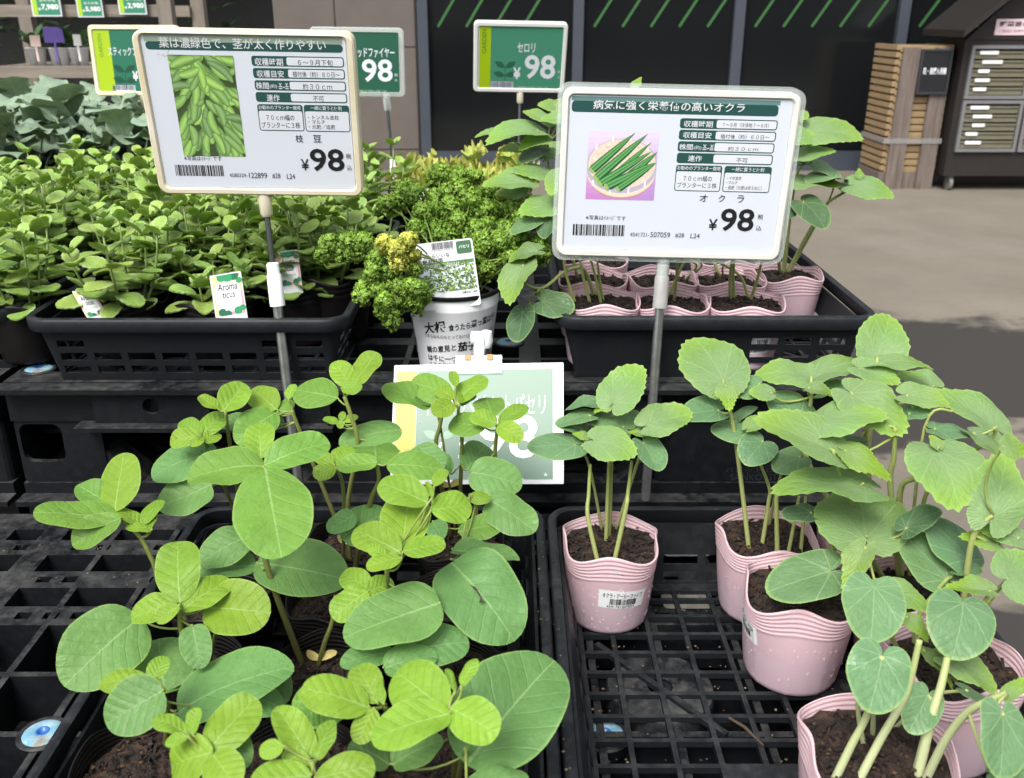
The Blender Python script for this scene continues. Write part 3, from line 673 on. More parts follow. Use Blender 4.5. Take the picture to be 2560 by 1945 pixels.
def back_rack():
    root = thing('plant_shelf', 'grey wooden plant shelf with price cards hanging from its top rail', 'shelf', (-1.8, 4.15, 0))
    x0, x1 = -2.16, -1.40
    for x in (x0, x1):
        for y in (4.0, 4.42):
            mb = MB(); mb.box((x, y, 0), (x+.055, y+.05, 1.75)); obj('post', mb, 'greywood', root)
    for z in (.62, 1.115, 1.345):
        mb = MB(); mb.box((x0+.056, 4.005, z-.045), (x1-.001, 4.04, z))
        if z > 1.3:
            obj('rail', mb, 'greywood_x', root); mb = MB(); mb.box((x0+.056, 4.4, z-.045), (x1-.001, 4.44, z)); obj('rail', mb, 'greywood_x', root); continue
        mb.box((x0+.056, 4.4, z-.045), (x1-.001, 4.44, z))
        if z < 1.3:
            for k in range(4): mb.box((x0+.03, 4.045+k*.09, z-.03), (x1+.03, 4.12+k*.09, z-.004))
        obj('shelf_board', mb, 'greywood_x', root)
    tags = (('7,980', (205, 0, 385, 100), 6), ('5,980', (482, 0, 640, 105), 7), ('2,980', (735, 0, 905, 88), 8))
    for (s, (a, b, c, d), sd) in tags:
        Y = 3.985; p, q = atY('1', a, d, Y), atY('1', c, d, Y); w_ = q.x-p.x; z0 = p.z
        lb = {'7,980': 'green hanging price card reading 7,980, the left one', '5,980': 'green hanging price card reading 5,980, the middle one', '2,980': 'green hanging price card reading 2,980, the right one'}[s]
        lb = lb.split(',')[0]+','+lb.split(',')[1]
        t = thing('price_card', lb, 'price card', (p.x+w_/2, Y, z0), 'price cards hanging from the plant shelf')
        mb = MB(); mb.box((p.x, Y-.002, z0), (q.x, Y+.002, z0+w_*.75)); obj('card', mb, 'paperw', t)
        mb = MB(); f = lambda pp: (p.x+pp[0]*w_, Y-.003-pp[2], z0+pp[1]*w_*.75)
        rect(mb, .2, .07, .95, .95, 0, S(50, 130, 100), f); rect(mb, .05, .07, .2, .95, 0, S(160, 195, 40), f)
        put_text(mb, s, .34, .25, .92, .52, .001, (.8, .82, .8, 1), f, .03); put_text(mb, '¥', .22, .25, .32, .38, .001, (.8, .82, .8, 1), f, .01)
        put_text(mb, '苗木各種', .3, .62, .85, .74, .001, (.7, .75, .7, 1), f); obj('lettering', mb, 'print', t)
    # pots on the shelf
    rg = random.Random(3)
    for i, x in enumerate((195, 240, 330, 385, 450, 500)):
        P = atY('1', x+15, 368, 4.15); P.z = 1.112
        t = thing('nursery_pot', ['small white pot of strawberry seedling at the shelf end', 'small white pot with purple tag standing behind it', 'small white pot holding a low leafy seedling', 'small white pot with trailing green leaves', 'small white pot with an upright white tag', 'small white pot next to the green sign edge'][i], 'potted seedling', P, 'white pots on the wooden shelf')
        mb = MB(); mb.lathe([(.016, 0), (.024, .065), (.028, .066), (.028, .07), (.022, .068)], 16, P, close=True); obj('pot', mb, 'white_pl', t, True)
        mb = MB()
        for k in range(9):
            a = rg.uniform(0, 6.28); B = P+Vector((0, 0, .075)); A = Vector((math.cos(a)*.04, math.sin(a)*.04, rg.uniform(.0, .07)))*rg.uniform(.5, 1.0); W_ = Vector((-math.sin(a), math.cos(a), 0))*.018
            e = B+A*.5; g = rg.uniform(.6, 1.1); mb.tube([B-Vector((0, 0, .01)), e], .0016, 5, (.08, .13, .04, 1)); leaf_mesh(mb, e, A, W_, A.cross(W_).normalized(), 'P', rg, 6, 4, (.05*g, .13*g, .035*g, 1))
        obj('foliage', mb, 'foliage', t, True)
    for (a, b, c, d, col, lb) in ((275, 165, 380, 260, S(110, 90, 175), 'purple plant tag standing among the white pots'), (455, 210, 490, 280, S(235, 235, 230), 'white plant tag with orange mark on the shelf'), (190, 215, 240, 285, S(225, 200, 190), 'pale plant tag at the left end of the shelf')):
        p, q = atY('1', a, d, 4.1), atY('1', c, b, 4.1); mb = MB(); mb.box((p.x, 4.1, p.z), (q.x, 4.103, q.z), col); mb.box(((p.x+q.x)/2-.004, 4.1, 1.13), ((p.x+q.x)/2+.004, 4.103, p.z), col); tag(obj('plant_tag', mb, 'print'), lb, 'tag')
    # drain pipe, then an added dark backing with dim leaves as painted shade
    mb = MB(); mb.lathe([(.085, 0), (.085, 2.2)], 20, (-2.75, 6.4, 0)); tag(obj('drain_pipe', mb, plain('pipe_grey', (.10, .10, .105, 1), .5), None, True), 'grey vertical drain pipe behind the wooden plant shelf', 'pipe')
    t = thing('shade_backing', 'dark stock shelf full of shadowed seedlings behind the wooden shelf', 'shelf', (-2.6, 5.1, 0)); mb = MB()
    mb.box((-3.9, 5.25, 0), (-1.25, 5.3, 1.9)); mb.box((-3.9, 4.75, 1.72), (-1.25, 5.25, 1.76)); mb.box((-3.9, 4.72, .9), (-2.3, 5.25, .94)); obj('frame', mb, plain('shade_board', (.018, .018, .017, 1), .8), t)
    mb = MB(); rg = random.Random(12)
    for k in range(420):
        p = Vector((rg.uniform(-3.6, -1.3), rg.uniform(4.6, 5.1), rg.choice((rg.uniform(.95, 1.25), rg.uniform(.55, .85), rg.uniform(1.2, 1.5)))))
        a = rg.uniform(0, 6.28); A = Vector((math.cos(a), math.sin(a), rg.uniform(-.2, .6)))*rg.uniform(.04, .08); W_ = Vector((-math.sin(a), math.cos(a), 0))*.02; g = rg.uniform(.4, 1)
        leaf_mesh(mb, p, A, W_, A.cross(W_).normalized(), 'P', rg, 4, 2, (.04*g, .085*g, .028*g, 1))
    obj('foliage', mb, 'foliage', t, True)
back_rack()
# hedge, trees and pale facade across the lane behind the camera, mirrored in the shop glass
def across_lane():
    rg = random.Random(9)
    t = thing('hedge', 'clipped green hedge across the lane, mirrored in the shop glass', 'hedge', (0, -9, 0)); mb = MB()
    for k in range(2600):
        p = Vector((rg.uniform(-12, 14), -9+rg.uniform(-.5, .5), rg.uniform(0, .85)+.15*rg.random())); a = rg.uniform(0, 6.28); A = Vector((math.cos(a), math.sin(a), rg.uniform(-.6, .8)))*.28; W_ = Vector((-math.sin(a), math.cos(a), .3))*.11; g = rg.uniform(.4, 1.1)
        leaf_mesh(mb, p, A, W_, A.cross(W_).normalized(), 'P', rg, 3, 2, (.035*g, .08*g, .025*g, 1))
    obj('foliage', mb, 'foliage', t, True)
    for i, x in enumerate((-9, -3.5, 2.5, 8, 13)):
        t = thing('street_tree', ['broad tree at the left end of the lane', 'second tree behind the hedge', 'tall tree straight across the lane', 'leaning tree right of the tall one', 'tree at the far right of the lane'][i], 'tree', (x, -13, 0), 'trees across the lane'); mb = MB()
        mb.tube([(x, -13, 0), (x+.1, -13, 2), (x+.3, -12.8, 4.5)], [.2, .15, .05], 8); obj('trunk', mb, 'oldwood', t, True); mb = MB()
        for k in range(900):
            d = Vector((rg.gauss(0, 1), rg.gauss(0, 1), rg.gauss(0, 1))).normalized()*rg.uniform(.4, 1); p = Vector((x+d.x*2.6, -13+d.y*2, 4.6+d.z*2.6)); a = rg.uniform(0, 6.28); A = Vector((math.cos(a), math.sin(a), rg.uniform(-.6, .6)))*.5; W_ = Vector((-math.sin(a), math.cos(a), .2))*.2; g = rg.uniform(.4, 1.1)
            leaf_mesh(mb, p, A, W_, A.cross(W_).normalized(), 'P', rg, 3, 2, (.04*g, .085*g, .03*g, 1))
        obj('crown', mb, 'foliage', t, True)
    mb = MB()
    for x in (-10, -2, 6): mb.box((x, -26, 0), (x+7, -20, rg.uniform(5, 8)))
    tag(obj('distant_facade', mb, plain('far_facade', (.6, .6, .6, 1), .8, .6, .6)), 'pale low building across the lane behind the trees', 'building')
across_lane()

# ---------------------------------------------------------------- pallets and trays
ZL, ZU = .70, .86
def washer(name, label, p):
    t = thing(name, label, 'washer', p); mb = MB(); mb.lathe([(.0, -.012), (.021, -.012), (.0225, .001), (.021, .0025), (.018, .0025), (.017, .0012), (.0, .0012)], 36, p); obj('base', mb, 'pallet', t, True, 40)
    m, tt, b = mat('worn_blue'); f = ramp(tt, noise(tt, 60, 6, .7), .42, .6); f2 = ramp(tt, noise(tt, 25, 4, .7), .55, .65)
    tt.links.new(mixc(tt, f2, mixc(tt, f, (.13, .30, .42, 1), (.30, .43, .48, 1)), (.22, .19, .16, 1)), b.inputs['Base Color']); b.inputs['Roughness'].default_value = .35
    mb = MB(); mb.lathe([(.0045, .0026), (.006, .0040), (.0145, .0036), (.0175, .0018)], 36, p); obj('blue_cap', mb, m, t, True)
    mb = MB(); mb.lathe([(.0, .0018), (.0035, .0018), (.0042, .0043), (.0060, .0043), (.0064, .0038)], 24, p); obj('blue_plug', mb, plain('blue_plug', (.03, .12, .38, 1), .3), t, True); return t
def pallet(name, label, cx, cy, zt, W=1.10, D=1.06, H=.16, style=0):
    x0, x1, y0, y1 = cx-W/2, cx+W/2, cy-D/2, cy+D/2; root = thing(name, label, 'pallet', (cx, cy, zt-H), 'black plastic pallets under the plants')
    mb = MB(); th = .055
    ybars = [(y0+.02, .04), (y1-.02, .04)]; xbars = [(x0+.02, .04), (x1-.02, .04)]
    if style == 0:      # nearest pallet: bar positions seen at the lower left of the photograph
        ybars += [(y, .034) for y in (.992, .922, .852)]+[(y, .007) for y in (.755, .672, .59)]+[(y, .034) for y in (.50, .43, .36, .24, .14, .05)]
        xbars += [(-.572, .03), (-.495, .007), (-.42, .007), (-.31, .007), (-.25, .03), (-.16, .007), (-.07, .007), (.01, .03), (.08, .007), (.15, .007), (.23, .007), (.31, .03), (.37, .007)]
    else:
        ybars += [(y0+.09+.075*k, .03 if k % 3 else .008) for k in range(13)]; xbars += [(x0+.09+.085*k, .03 if k % 4 == 3 else .008) for k in range(12)]
    xs, sx_ = breaks(x0, x1, xbars); ys, sy_ = breaks(y0, y1, ybars)
    # small slots along the wide bars
    slots = []
    for (c, w_) in ybars:
        if .03 < w_ < .036:
            x = x0+.06
            while x < x1-.08: slots.append((x, x+.016, c-.006, c+.006)); x += random.choice((.03, .07, .1))
    xs2 = sorted(set(xs) | {v for s in slots for v in s[:2]}); ys2 = sorted(set(ys) | {v for s in slots for v in s[2:]})
    def cl(a):
        o = [a[0]]
        for v in a[1:]:
            if v-o[-1] > 1e-5: o.append(v)
        return o
    xs2, ys2 = cl(xs2), cl(ys2)
    inb = lambda bars, v: any(abs(v-c) <= w_/2+1e-7 for c, w_ in bars)
    def solid(i, j):
        x, y = (xs2[i]+xs2[i+1])/2, (ys2[j]+ys2[j+1])/2
        if any(a < x < b and c < y < d for a, b, c, d in slots) and not inb(xbars, x): return False
        return inb(xbars, x) or inb(ybars, y)
    gridsolid(mb, xs2, ys2, solid, lambda x, y, k: (x, y, zt-(0 if k == 0 else th))); obj('deck', mb, 'pallet', root)
    # bottom deck: slats with long slots
    mb = MB(); zb = zt-H; xs = [x0, x0+.14]+[x0+.14+k*.0735 for k in range(1, 12)]+[x1]; xs = sorted(set(round(v, 5) for v in xs)); ys = sorted([y0+.03*k for k in range(int(D/.03)+1)]+[y0+.03*k+.009 for k in range(int(D/.03))]); ys = [v for v in ys if v <= y1]
    def solb(i, j):
        y = (ys[j]+ys[j+1])/2; w_ = ys[j+1]-ys[j]; x = (xs[i]+xs[i+1])/2
        return not (w_ < .015 and (i % 4 != 0) and y0+.02 < y < y1-.02)
    gridsolid(mb, xs, ys, solb, lambda x, y, k: (x, y, zb+.014 if k == 0 else zb)); obj('bottom_deck', mb, 'pallet', root)
    bw = [(x0, x0+.115), (cx-.125, cx+.125), (x1-.25, x1)] if style == 0 or style == 1 else [(x0, x0+.2), (cx-.125, cx+.125), (x1-.2, x1)]
    bd = [(y0+.004, y0+.16), (cy-.1, cy+.1), (y1-.16, y1-.004)]
    for bi, (a, b) in enumerate(bw):
        for di, (c, d) in enumerate(bd):
            mb = MB(); zl, zh = zb+.014, zt-th
            if bi == 0 and di == 0 and style == 1:
                out = rrect(a+.001, zl, b, zh, .006, 6); ho = rrect(a-.03+.036, zl+.030, a+.0+.062, zh-.006, .012, 6)
                prism(mb, out, 0, .008, hole=ho, fn=lambda p: (p[0], c+p[2], p[1])); mb.box((a+.001, c+.01, zl), (a+.004, d, zh)); mb.box((b-.004, c+.01, zl), (b-.0005, d, zh)); mb.box((a+.006, d-.005, zl), (b-.006, d, zh)); mb.box((a+.01, c+.05, zl+.05), (a+.035, c+.056, zl+.056)); mb.box((a+.03, c+.05, zl+.056), (a+.035, c+.056, zl+.07))
            else:
                pr = rrect(a+.001, c, b-.001, d, .012, 4); prism(mb, pr, zl, zh)
            # flared foot
            for xx, dx in ((b-.0005, .045), (a+.0005, -.045)):
                if x0+.01 < xx+dx < x1-.01: mb.add([(xx, c+.002, zl+.001), (xx+dx, c+.002, zl+.001), (xx, c+.002, zl+.045), (xx, c+.05, zl+.001), (xx+dx, c+.05, zl+.001), (xx, c+.05, zl+.045)], [(0, 1, 2), (5, 4, 3), (1, 4, 5, 2), (0, 3, 4, 1)])
            bo = obj('support_block', mb, 'pallet', root)
            if style == 1 and bi == 2 and di == 0:
                e = MB(); f = lambda p: (p[0], c-.0006-p[2], p[1]); ec = (.03, .033, .038, 1)
                for s_, q in (('パレット D4', (1812, 1181, 1945, 1168)), ('SANKO.GT', (1825, 1200, 1945, 1184)), ('MADE IN JAPAN', (1822, 1222, 1975, 1206)), ('PE', (1828, 1250, 1870, 1240))):
                    p1, p2 = atY('N', q[0], q[1], c), atY('N', q[2], q[3], c); put_text(e, s_, p1.x, p1.z, p2.x, p2.z, 0, ec, f)
                p1, p2 = atY('N', 1797, 1258, c), atY('N', 1895, 1232, c); zz = (p1.z+p2.z)/2; hx = [(p1.x, zz), (p1.x+.008, p1.z), (p2.x-.008, p1.z), (p2.x, zz), (p2.x-.008, p2.z), (p1.x+.008, p2.z)]; ce = ((p1.x+p2.x)/2, zz); hn = [(ce[0]+(x-ce[0])*.955, ce[1]+(y-ce[1])*.9) for x, y in hx]
                prism(e, hx, 0, .0005, ec, hn, f); obj('embossed_lettering', e, 'print', bo)
    # front rail under the deck: recessed web with round holes and lower flange
    for a, b in ((bw[0][1], bw[1][0]), (bw[1][1], bw[2][0])):
        n = max(1, round((b-a)/.155)); st = (b-a)/n; zl, zh = zt-.052, zt-.012; mb = MB()
        for k in range(n):
            p, q = a+k*st+.002, a+(k+1)*st-.002; m_ = (p+q)/2; N_ = 6
            outer = rrect(p, zl, q, zh, .001, N_); hole = [(m_+.011*math.cos(R(45+90*(i//(N_+1))+(-45+90*(i % (N_+1))/N_)*1.0)), (zl+zh)/2+.003+.011*math.sin(R(45+90*(i//(N_+1))+(-45+90*(i % (N_+1))/N_)*1.0))) for i in range(len(outer))]
            prism(mb, outer, 0, .006, hole=hole, fn=lambda v: (v[0], y0-.012+v[2], v[1])); mb.box((q-.001, y0-.022, zl), (q+.003, y0-.0135, zh))
        mb.box((a-.02, y0-.03, zl-.006), (b+.004, y0-.004, zl-.0005)); obj('edge_rail', mb, 'pallet', root)
    mb = MB(); mb.box((x0-.002, y0-.026, zt-.0075), (x1+.002, y0-.0005, zt-.001)); obj('edge_lip', mb, 'pallet', root)
    return root
pallet('plastic_pallet', 'black slatted pallet deck carrying the two nearest trays', -.115, .545, ZL, D=1.06, style=0)
pallet('plastic_pallet', 'black pallet with MADE IN JAPAN embossed on its corner block', -.11, 1.665, ZU, D=1.06, style=1)
pb = pallet('plastic_pallet', 'black pallet at the left edge carrying the herb trays', -1.225, 1.665, ZU, D=1.06, style=2)
pallet('plastic_pallet', 'black pallet behind the herbs carrying grey-green brassica seedlings', -1.05, 2.80, ZU, D=1.06, style=2)
lay = ['top', 'second', 'third', 'fourth']
for nm, px, py, zt, n in (('front', -.115, .545, ZL-.16, 3), ('herb', -.11, 1.665, ZU-.16, 4), ('left', -1.225, 1.665, ZU-.16, 4), ('rear', -1.05, 2.80, ZU-.16, 4)):
    for k in range(n):
        r_ = dup(pb, (px, py, zt*(n-1-k)/n), 0, 'black pallet stacked under the %s plant table, %s layer down' % (nm, lay[k])); r_.scale = (1, 1, zt/n/.16*.999)
washer('deck_washer', 'blue plastic washer on the pallet at the lower left', atZ('D', 265, 1412, ZL)); washer('deck_washer', 'blue plastic washer under the nearest mesh tray', atZ('E', 1750, 1420, ZL-.006))
washer('deck_washer', 'blue plastic washer beside the white parsley pot', atZ('B', 1160, 632, ZU)); washer('deck_washer', 'blue plastic washer left of the front herb tray', atZ('A', 240, 795, ZU))
t = thing('deck_washer', 'plain black washer under the centre of the mesh tray', 'washer', atZ('G', 1425, 1487, ZL)); mb = MB(); mb.lathe([(0.012, .0), (.012, .003), (.05, .003), (.052, .0), (.05, -.05)], 36, t.location); obj('ring', mb, 'pallet', t, True, 40)

def tray(name, label, x0, x1, y0, y1, z, H=.09, wall='slots', front_solid=False, seed=1, taper=.022):
    root = thing(name, label, 'tray', ((x0+x1)/2, (y0+y1)/2, z), 'black nursery trays'); rc = .03
    W, D = x1-x0, y1-y0
    segs = []   # (kind, data, length, outward normal fn)
    corners = [((x1-rc, y0+rc), -90), ((x1-rc, y1-rc), 0), ((x0+rc, y1-rc), 90), ((x0+rc, y0+rc), 180)]
    lines = [((x0+rc, y0), (x1-rc, y0), (0, -1)), ((x1, y0+rc), (x1, y1-rc), (1, 0)), ((x1-rc, y1), (x0+rc, y1), (0, 1)), ((x0, y1-rc), (x0, y0+rc), (-1, 0))]
    st = []     # list of stations: (pos, normal, side index, fraction)
    cols = []
    for si in range(4):
        p, q, nrm = lines[si]; L = math.hypot(q[0]-p[0], q[1]-p[1]); n = max(2, round(L/(.045 if wall != 'lattice' or si % 2 == 0 else .03))); pit = L/n; b = .009
        fr = [0.0]
        for k in range(n): fr += [(k*pit+b/2)/L, ((k+1)*pit-b/2)/L]
        fr.append(1.0)
        for i, f in enumerate(fr):
            st.append(((p[0]+(q[0]-p[0])*f, p[1]+(q[1]-p[1])*f), nrm))
            if i < len(fr)-1: cols.append((si, i % 2 == 1, (i-1)//2, n))
        cx, a0 = corners[si]; cols.append((si, False, 0, n))
        for k in range(1, 5):
            a = R(a0+90*k/5); st.append(((cx[0]+rc*math.cos(a), cx[1]+rc*math.sin(a)), (math.cos(a), math.sin(a)))); cols.append((si, False, 0, n))
    N = len(st)
    zs = [0, .010, .021, .029, .040, .048, .058, H-.016]
    rg = random.Random(seed)
    def P(i, zz, k):
        (px, py), (nx, ny) = st[int(i) % N]; ins = (1-zz/H)*taper + (.003 if k else 0)+.006
        return (px-nx*ins, py-ny*ins, z+zz)
    def solid(i, j):
        si, hole, k, n = cols[i % N]
        if not hole: return True
        if j not in (1, 3, 5): return True
        if front_solid and si == 0: return not (k >= n*.55)
        if j == 5: return not (k in (0, n-1, n-2))
        return False
    mb = MB(); gridsolid(mb, list(range(N+1)), zs, solid, P, wrap=True); obj('wall', mb, 'tray', root)
    prof = [(-.006, H-.018), (0.0, H-.017), (.002, H-.012), (.002, H-.003), (0, H), (-.005, H+.0008), (-.008, H-.001), (-.008, H-.016)]
    mb = MB(); o = 0
    for (px, py), (nx, ny) in st:
        for d, zz in prof: mb.vert((px+nx*d, py+ny*d, z+zz))
    m = len(prof)
    for i in range(N):
        for j in range(m): mb.f.append((i*m+j, ((i+1) % N)*m+j, ((i+1) % N)*m+(j+1) % m, i*m+(j+1) % m))
    obj('rim', mb, 'tray', root, True, 50)
    a0, a1, b0, b1 = x0+taper+.004, x1-taper-.004, y0+taper+.006, y1-taper-.006
    nx, ny = round((a1-a0)/.037), round((b1-b0)/.031)
    xs, sx_ = breaks(a0, a1, [(a0, .014), (a1, .014)]+[(a0+(a1-a0)*k/nx, .0048) for k in range(1, nx)]); ys, sy_ = breaks(b0, b1, [(b0, .03), (b1, .03)]+[(b0+(b1-b0)*k/ny, .0048) for k in range(1, ny)])
    mb = MB(); gridsolid(mb, xs, ys, lambda i, j: sx_[i] or sy_[j] or ((xs[i]+xs[i+1])/2 > x0+.135 and (xs[i]+xs[i+1])/2 < x0+.25 and (ys[j]+ys[j+1])/2 < y0+.318 and (ys[j]+ys[j+1])/2 > y0+.20), lambda x, y, k: (x, y, z+(.007 if k == 0 else .001)))
    cx, cy = (a0+a1)/2, (b0+b1)/2
    for dx, dy in ((1, 1), (-1, 1), (1, -1), (-1, -1)): mb.bar((cx+dx*.045, cy+dy*.04, z+.0035), (cx+dx*.15, cy+dy*.17, z+.0035), .006, .0055)
    obj('floor', mb, 'tray', root); return root
tray('nursery_tray', 'black tray at lower left filled with potted edamame seedlings', -.350, .034, .32, .93, ZL+.001, seed=2)
tray('nursery_tray', 'black tray at lower right holding a few pink okra pots', .040, .432, .32, .93, ZL+.001, seed=3)
tray('nursery_tray', 'black tray in the middle left holding black pots of round-leaved herb', -.612, -.206, 1.115, 1.74, ZU+.001, seed=4)
tray('nursery_tray', 'black tray at upper right packed with pink okra pots', .056, .462, 1.125, 1.60, ZU+.001, front_solid=True, seed=5)
tray('nursery_tray', 'black tray at the left edge under the herbs', -1.045, -.64, 1.16, 1.78, ZU+.001, seed=6)
tray('nursery_tray', 'black tray farther back under lettuce behind the parsley', -.19, .03, 1.72, 2.15, ZU+.001, seed=7)

# small litter on the trays
mb = MB(); rg = random.Random(31)
for k in range(420):
    if k < 300: x, y, z = rg.uniform(.06, .41), rg.uniform(.40, .91), ZL+.0085
    elif k < 360: x, y, z = rg.choice((rg.uniform(.036, .046), rg.uniform(.024, .032))), rg.uniform(.4, .92), ZL+.0915
    else: x, y, z = rg.uniform(-.62, -.36), rg.choice((.992, .922, .852))+rg.uniform(-.012, .012), ZL+.0005
    if k < 300: # keep to the grid bars
        n_ = round((y-.35)/.0312); y = .35+n_*.0312+rg.uniform(-.002, .002)
    q = rg.uniform(.0006, .0018); p = Vector((x, y, z)); c = rg.choice(((.05, .03, .018, 1), (.02, .013, .01, 1), (.16, .13, .09, 1), (.10, .07, .04, 1)))
    vs = [p+Vector(d)*q*rg.uniform(.6, 1.3) for d in ((1, 0, 0), (0, 1, 0), (-1, 0, 0), (0, -1, 0), (0, 0, .9), (0, 0, -.4))]
    mb.add(vs, [(0, 1, 4), (1, 2, 4), (2, 3, 4), (3, 0, 4), (1, 0, 5), (2, 1, 5), (3, 2, 5), (0, 3, 5)], c)
tag(obj('spilled_soil', mb, 'soil'), kind='stuff')
mb = MB(); a, b = atZ('F', 400, 1310, ZL+.0105), atZ('F', 610, 1480, ZL+.0105); mb.tube([a, a*.6+b*.4+Vector((.002, .001, .001)), b], [.0012, .0016, .0009], 6, (.06, .042, .028, 1)); tag(obj('dry_twig', mb, 'soil'), 'dry brown twig lying across the mesh floor of the okra tray', 'twig')
for i, (q, lb) in enumerate((((0, 550, 270, 640), 'grey plastic scrap on the pallet beneath the okra tray mesh'), ((0, 175, 235, 320), 'pale plastic sheet behind the back wall of the okra tray'))):
    zz = ZL+.002; p1, p2 = atZ('F', q[0], q[3], zz), atZ('F', q[2], q[1], zz)
    mb = MB(); prism(mb, rrect(p1.x, p1.y, p2.x, max(p2.y, p1.y+.02), .006, 4), zz, zz+.0012); tag(obj('plastic_scrap', mb, plain('scrap_plastic', ((.16, .155, .13, 1), (.42, .42, .41, 1))[i], .35, .4, 40)), lb, 'plastic scrap')
# ---------------------------------------------------------------- price signs
DKG, WHT, INK, LIME = S(35, 75, 70), (.62, .65, .70, 1), (.012, .012, .014, 1), S(152, 180, 20)
class Sign:
    def __init__(s, c, rows, wh):
        s.c = Vector(c); s.m = Matrix(rows); s.w, s.h = wh; s.X, s.Y, s.Z = (s.m.col[i].copy() for i in range(3))
    def P(s, p): return s.c+s.X*p[0]+s.Y*p[1]+s.Z*p[2]
    def loc(s, r, x, y, z=0):
        q = atP(r, x, y, s.c+s.Z*z, s.Z)-s.c; return q.dot(s.X), q.dot(s.Y)
    def box(s, r, a): # pixel box left, top, right, bottom -> local x0,y0,x1,y1
        xm, ym = (a[0]+a[2])/2, (a[1]+a[3])/2; return s.loc(r, a[0], ym)[0], s.loc(r, xm, a[3])[1], s.loc(r, a[2], ym)[0], s.loc(r, xm, a[1])[1]
    def text(s, mb, t, r, a, z=.0005, c=INK, bold=0): b = s.box(r, a); put_text(mb, t, *b, z, c, s.P, bold)
    def rect(s, mb, r, a, z=.0002, c=DKG, rad=0): b = s.box(r, a); rect(mb, *b, z, c, s.P, rad)
def frame_sign(s, root, material, bw=.014, th=.014, rad=.012, card='paper', back=True, bt=None, bb=None):
    mb = MB(); w, h = s.w/2, s.h/2; bt = bt or bw; bb = bb or bw
    o, i = rrect(-w, -h, w, h, rad, 6), rrect(-w+bw, -h+bb, w-bw, h-bt, max(.004, rad*.6), 6)
    o2, i2 = rrect(-w+.002, -h+.002, w-.002, h-.002, rad-.002, 6), rrect(-w+bw-.002, -h+bb-.002, w-bw+.002, h-bt+.002, max(.004, rad*.6), 6)
    n = len(o); loops = [(i, -.001), (i2, .0028), (o2, .0028), (o, .0008), (o, -th), (i, -th)]; base = []
    for lp, z in loops: base.append([mb.vert(s.P((x, y, z))) for x, y in lp])
    for k in range(len(loops)-1):
        for a in range(n): mb.f.append((base[k][a], base[k][(a+1) % n], base[k+1][(a+1) % n], base[k+1][a]))
    obj('frame', mb, material, root, True, 40)
    mb = MB(); prism(mb, rrect(-w+bw+.0002, -h+bb+.0002, w-bw-.0002, h-bt-.0002, .005, 6), -th*.7, 0, fn=s.P); return obj('card', mb, card, root)
def info_rows(s, mb, r, rows, split):
    for (bx, a, b, l, rt) in rows:
        s.rect(mb, r, bx, .0002, DKG, .003); x0, y0, x1, y1 = s.box(r, bx); sx = s.loc(r, split(bx), (bx[1]+bx[3])/2)[0]
        rect(mb, sx, y0+.0012, x1-.0012, y1-.0012, .00035, WHT, s.P, .002); s.text(mb, l, r, a, .0005, WHT, .012); s.text(mb, rt, r, b, .0005, S(40, 40, 70))
def pole(root, top, base, r1, r2, split, collar, sock, upper='steel_dark'):
    top, base = Vector(top), Vector(base); d = base-top; mid = top+d*split
    mb = MB(); mb.tube([top, mid], r1, 10); obj('upper_rod', mb, upper, root, True, 40)
    mb = MB(); mb.tube([mid, base], r2, 14); obj('lower_tube', mb, 'chrome', root, True, 40)
    dn = d.normalized()
    if collar:
        mb = MB(); mb.tube([mid-dn*.022, mid-dn*.020, mid-dn*.009, mid-dn*.006, mid+dn*.032], [r2*.9, r2*1.25, r2*1.2, r2*1.45, r2*1.5], 18); obj('collar', mb, collar, root, True, 40)
    mb = MB(); mb.tube([top-dn*.012, top-dn*.0, top+dn*.022, top+dn*.026], [.006, .0085, .0078, .005], 12); obj('socket', mb, sock, root, True, 40)
def pods_print(s, mb, r, quad):
    """printed photograph of a heap of green pods: ink on the card"""
    rg = random.Random(5); x0, y0, x1, y1 = quad; W, H = x1-x0, y1-y0
    def inside(x, y): return min(max(x, x0), x1), min(max(y, y0), y1)
    rect(mb, x0, y0, x1, y1, .0001, S(62, 80, 44), s.P)
    pods = []
    for k in range(95):
        u, v = rg.random(), rg.random(); cx, cy = x0+W*u, y0+H*v; ang = math.atan2(v-1.0, (u-.45)*1.3)+rg.uniform(-.45, .45); pods.append((v+rg.uniform(-.2, .2), cx, cy, ang))
    pods.sort(key=lambda q: q[0])
    for k, (_, cx, cy, ang) in enumerate(pods):
        l, w_ = W*rg.uniform(.17, .25), W*rg.uniform(.062, .078); g = rg.uniform(.85, 1.12); bend = rg.uniform(-.3, .3); z = .0002+k*.000007
        for q, colr in ((1.0, S(88, 122, 62)), (.9, S(104*g, 140*g, 72)), (.74, S(120*g, 160*g, 84)), (.5, S(136*g, 176*g, 98)), (.25, S(148*g, 186*g, 108))):
            pts = []
            for i in range(18):
                t = 2*math.pi*i/18; a = math.cos(t)*l*(1-.12*(1-q)); bmp = 1+.16*math.cos(3*math.pi*a/l); b = math.sin(t)*w_*q*bmp+bend*(a*a/l-l*.3)
                x, y = inside(cx+a*math.cos(ang)-b*math.sin(ang), cy+a*math.sin(ang)+b*math.cos(ang)); pts.append((x, y))
            z += .0000012; poly(mb, pts, z, colr, s.P)
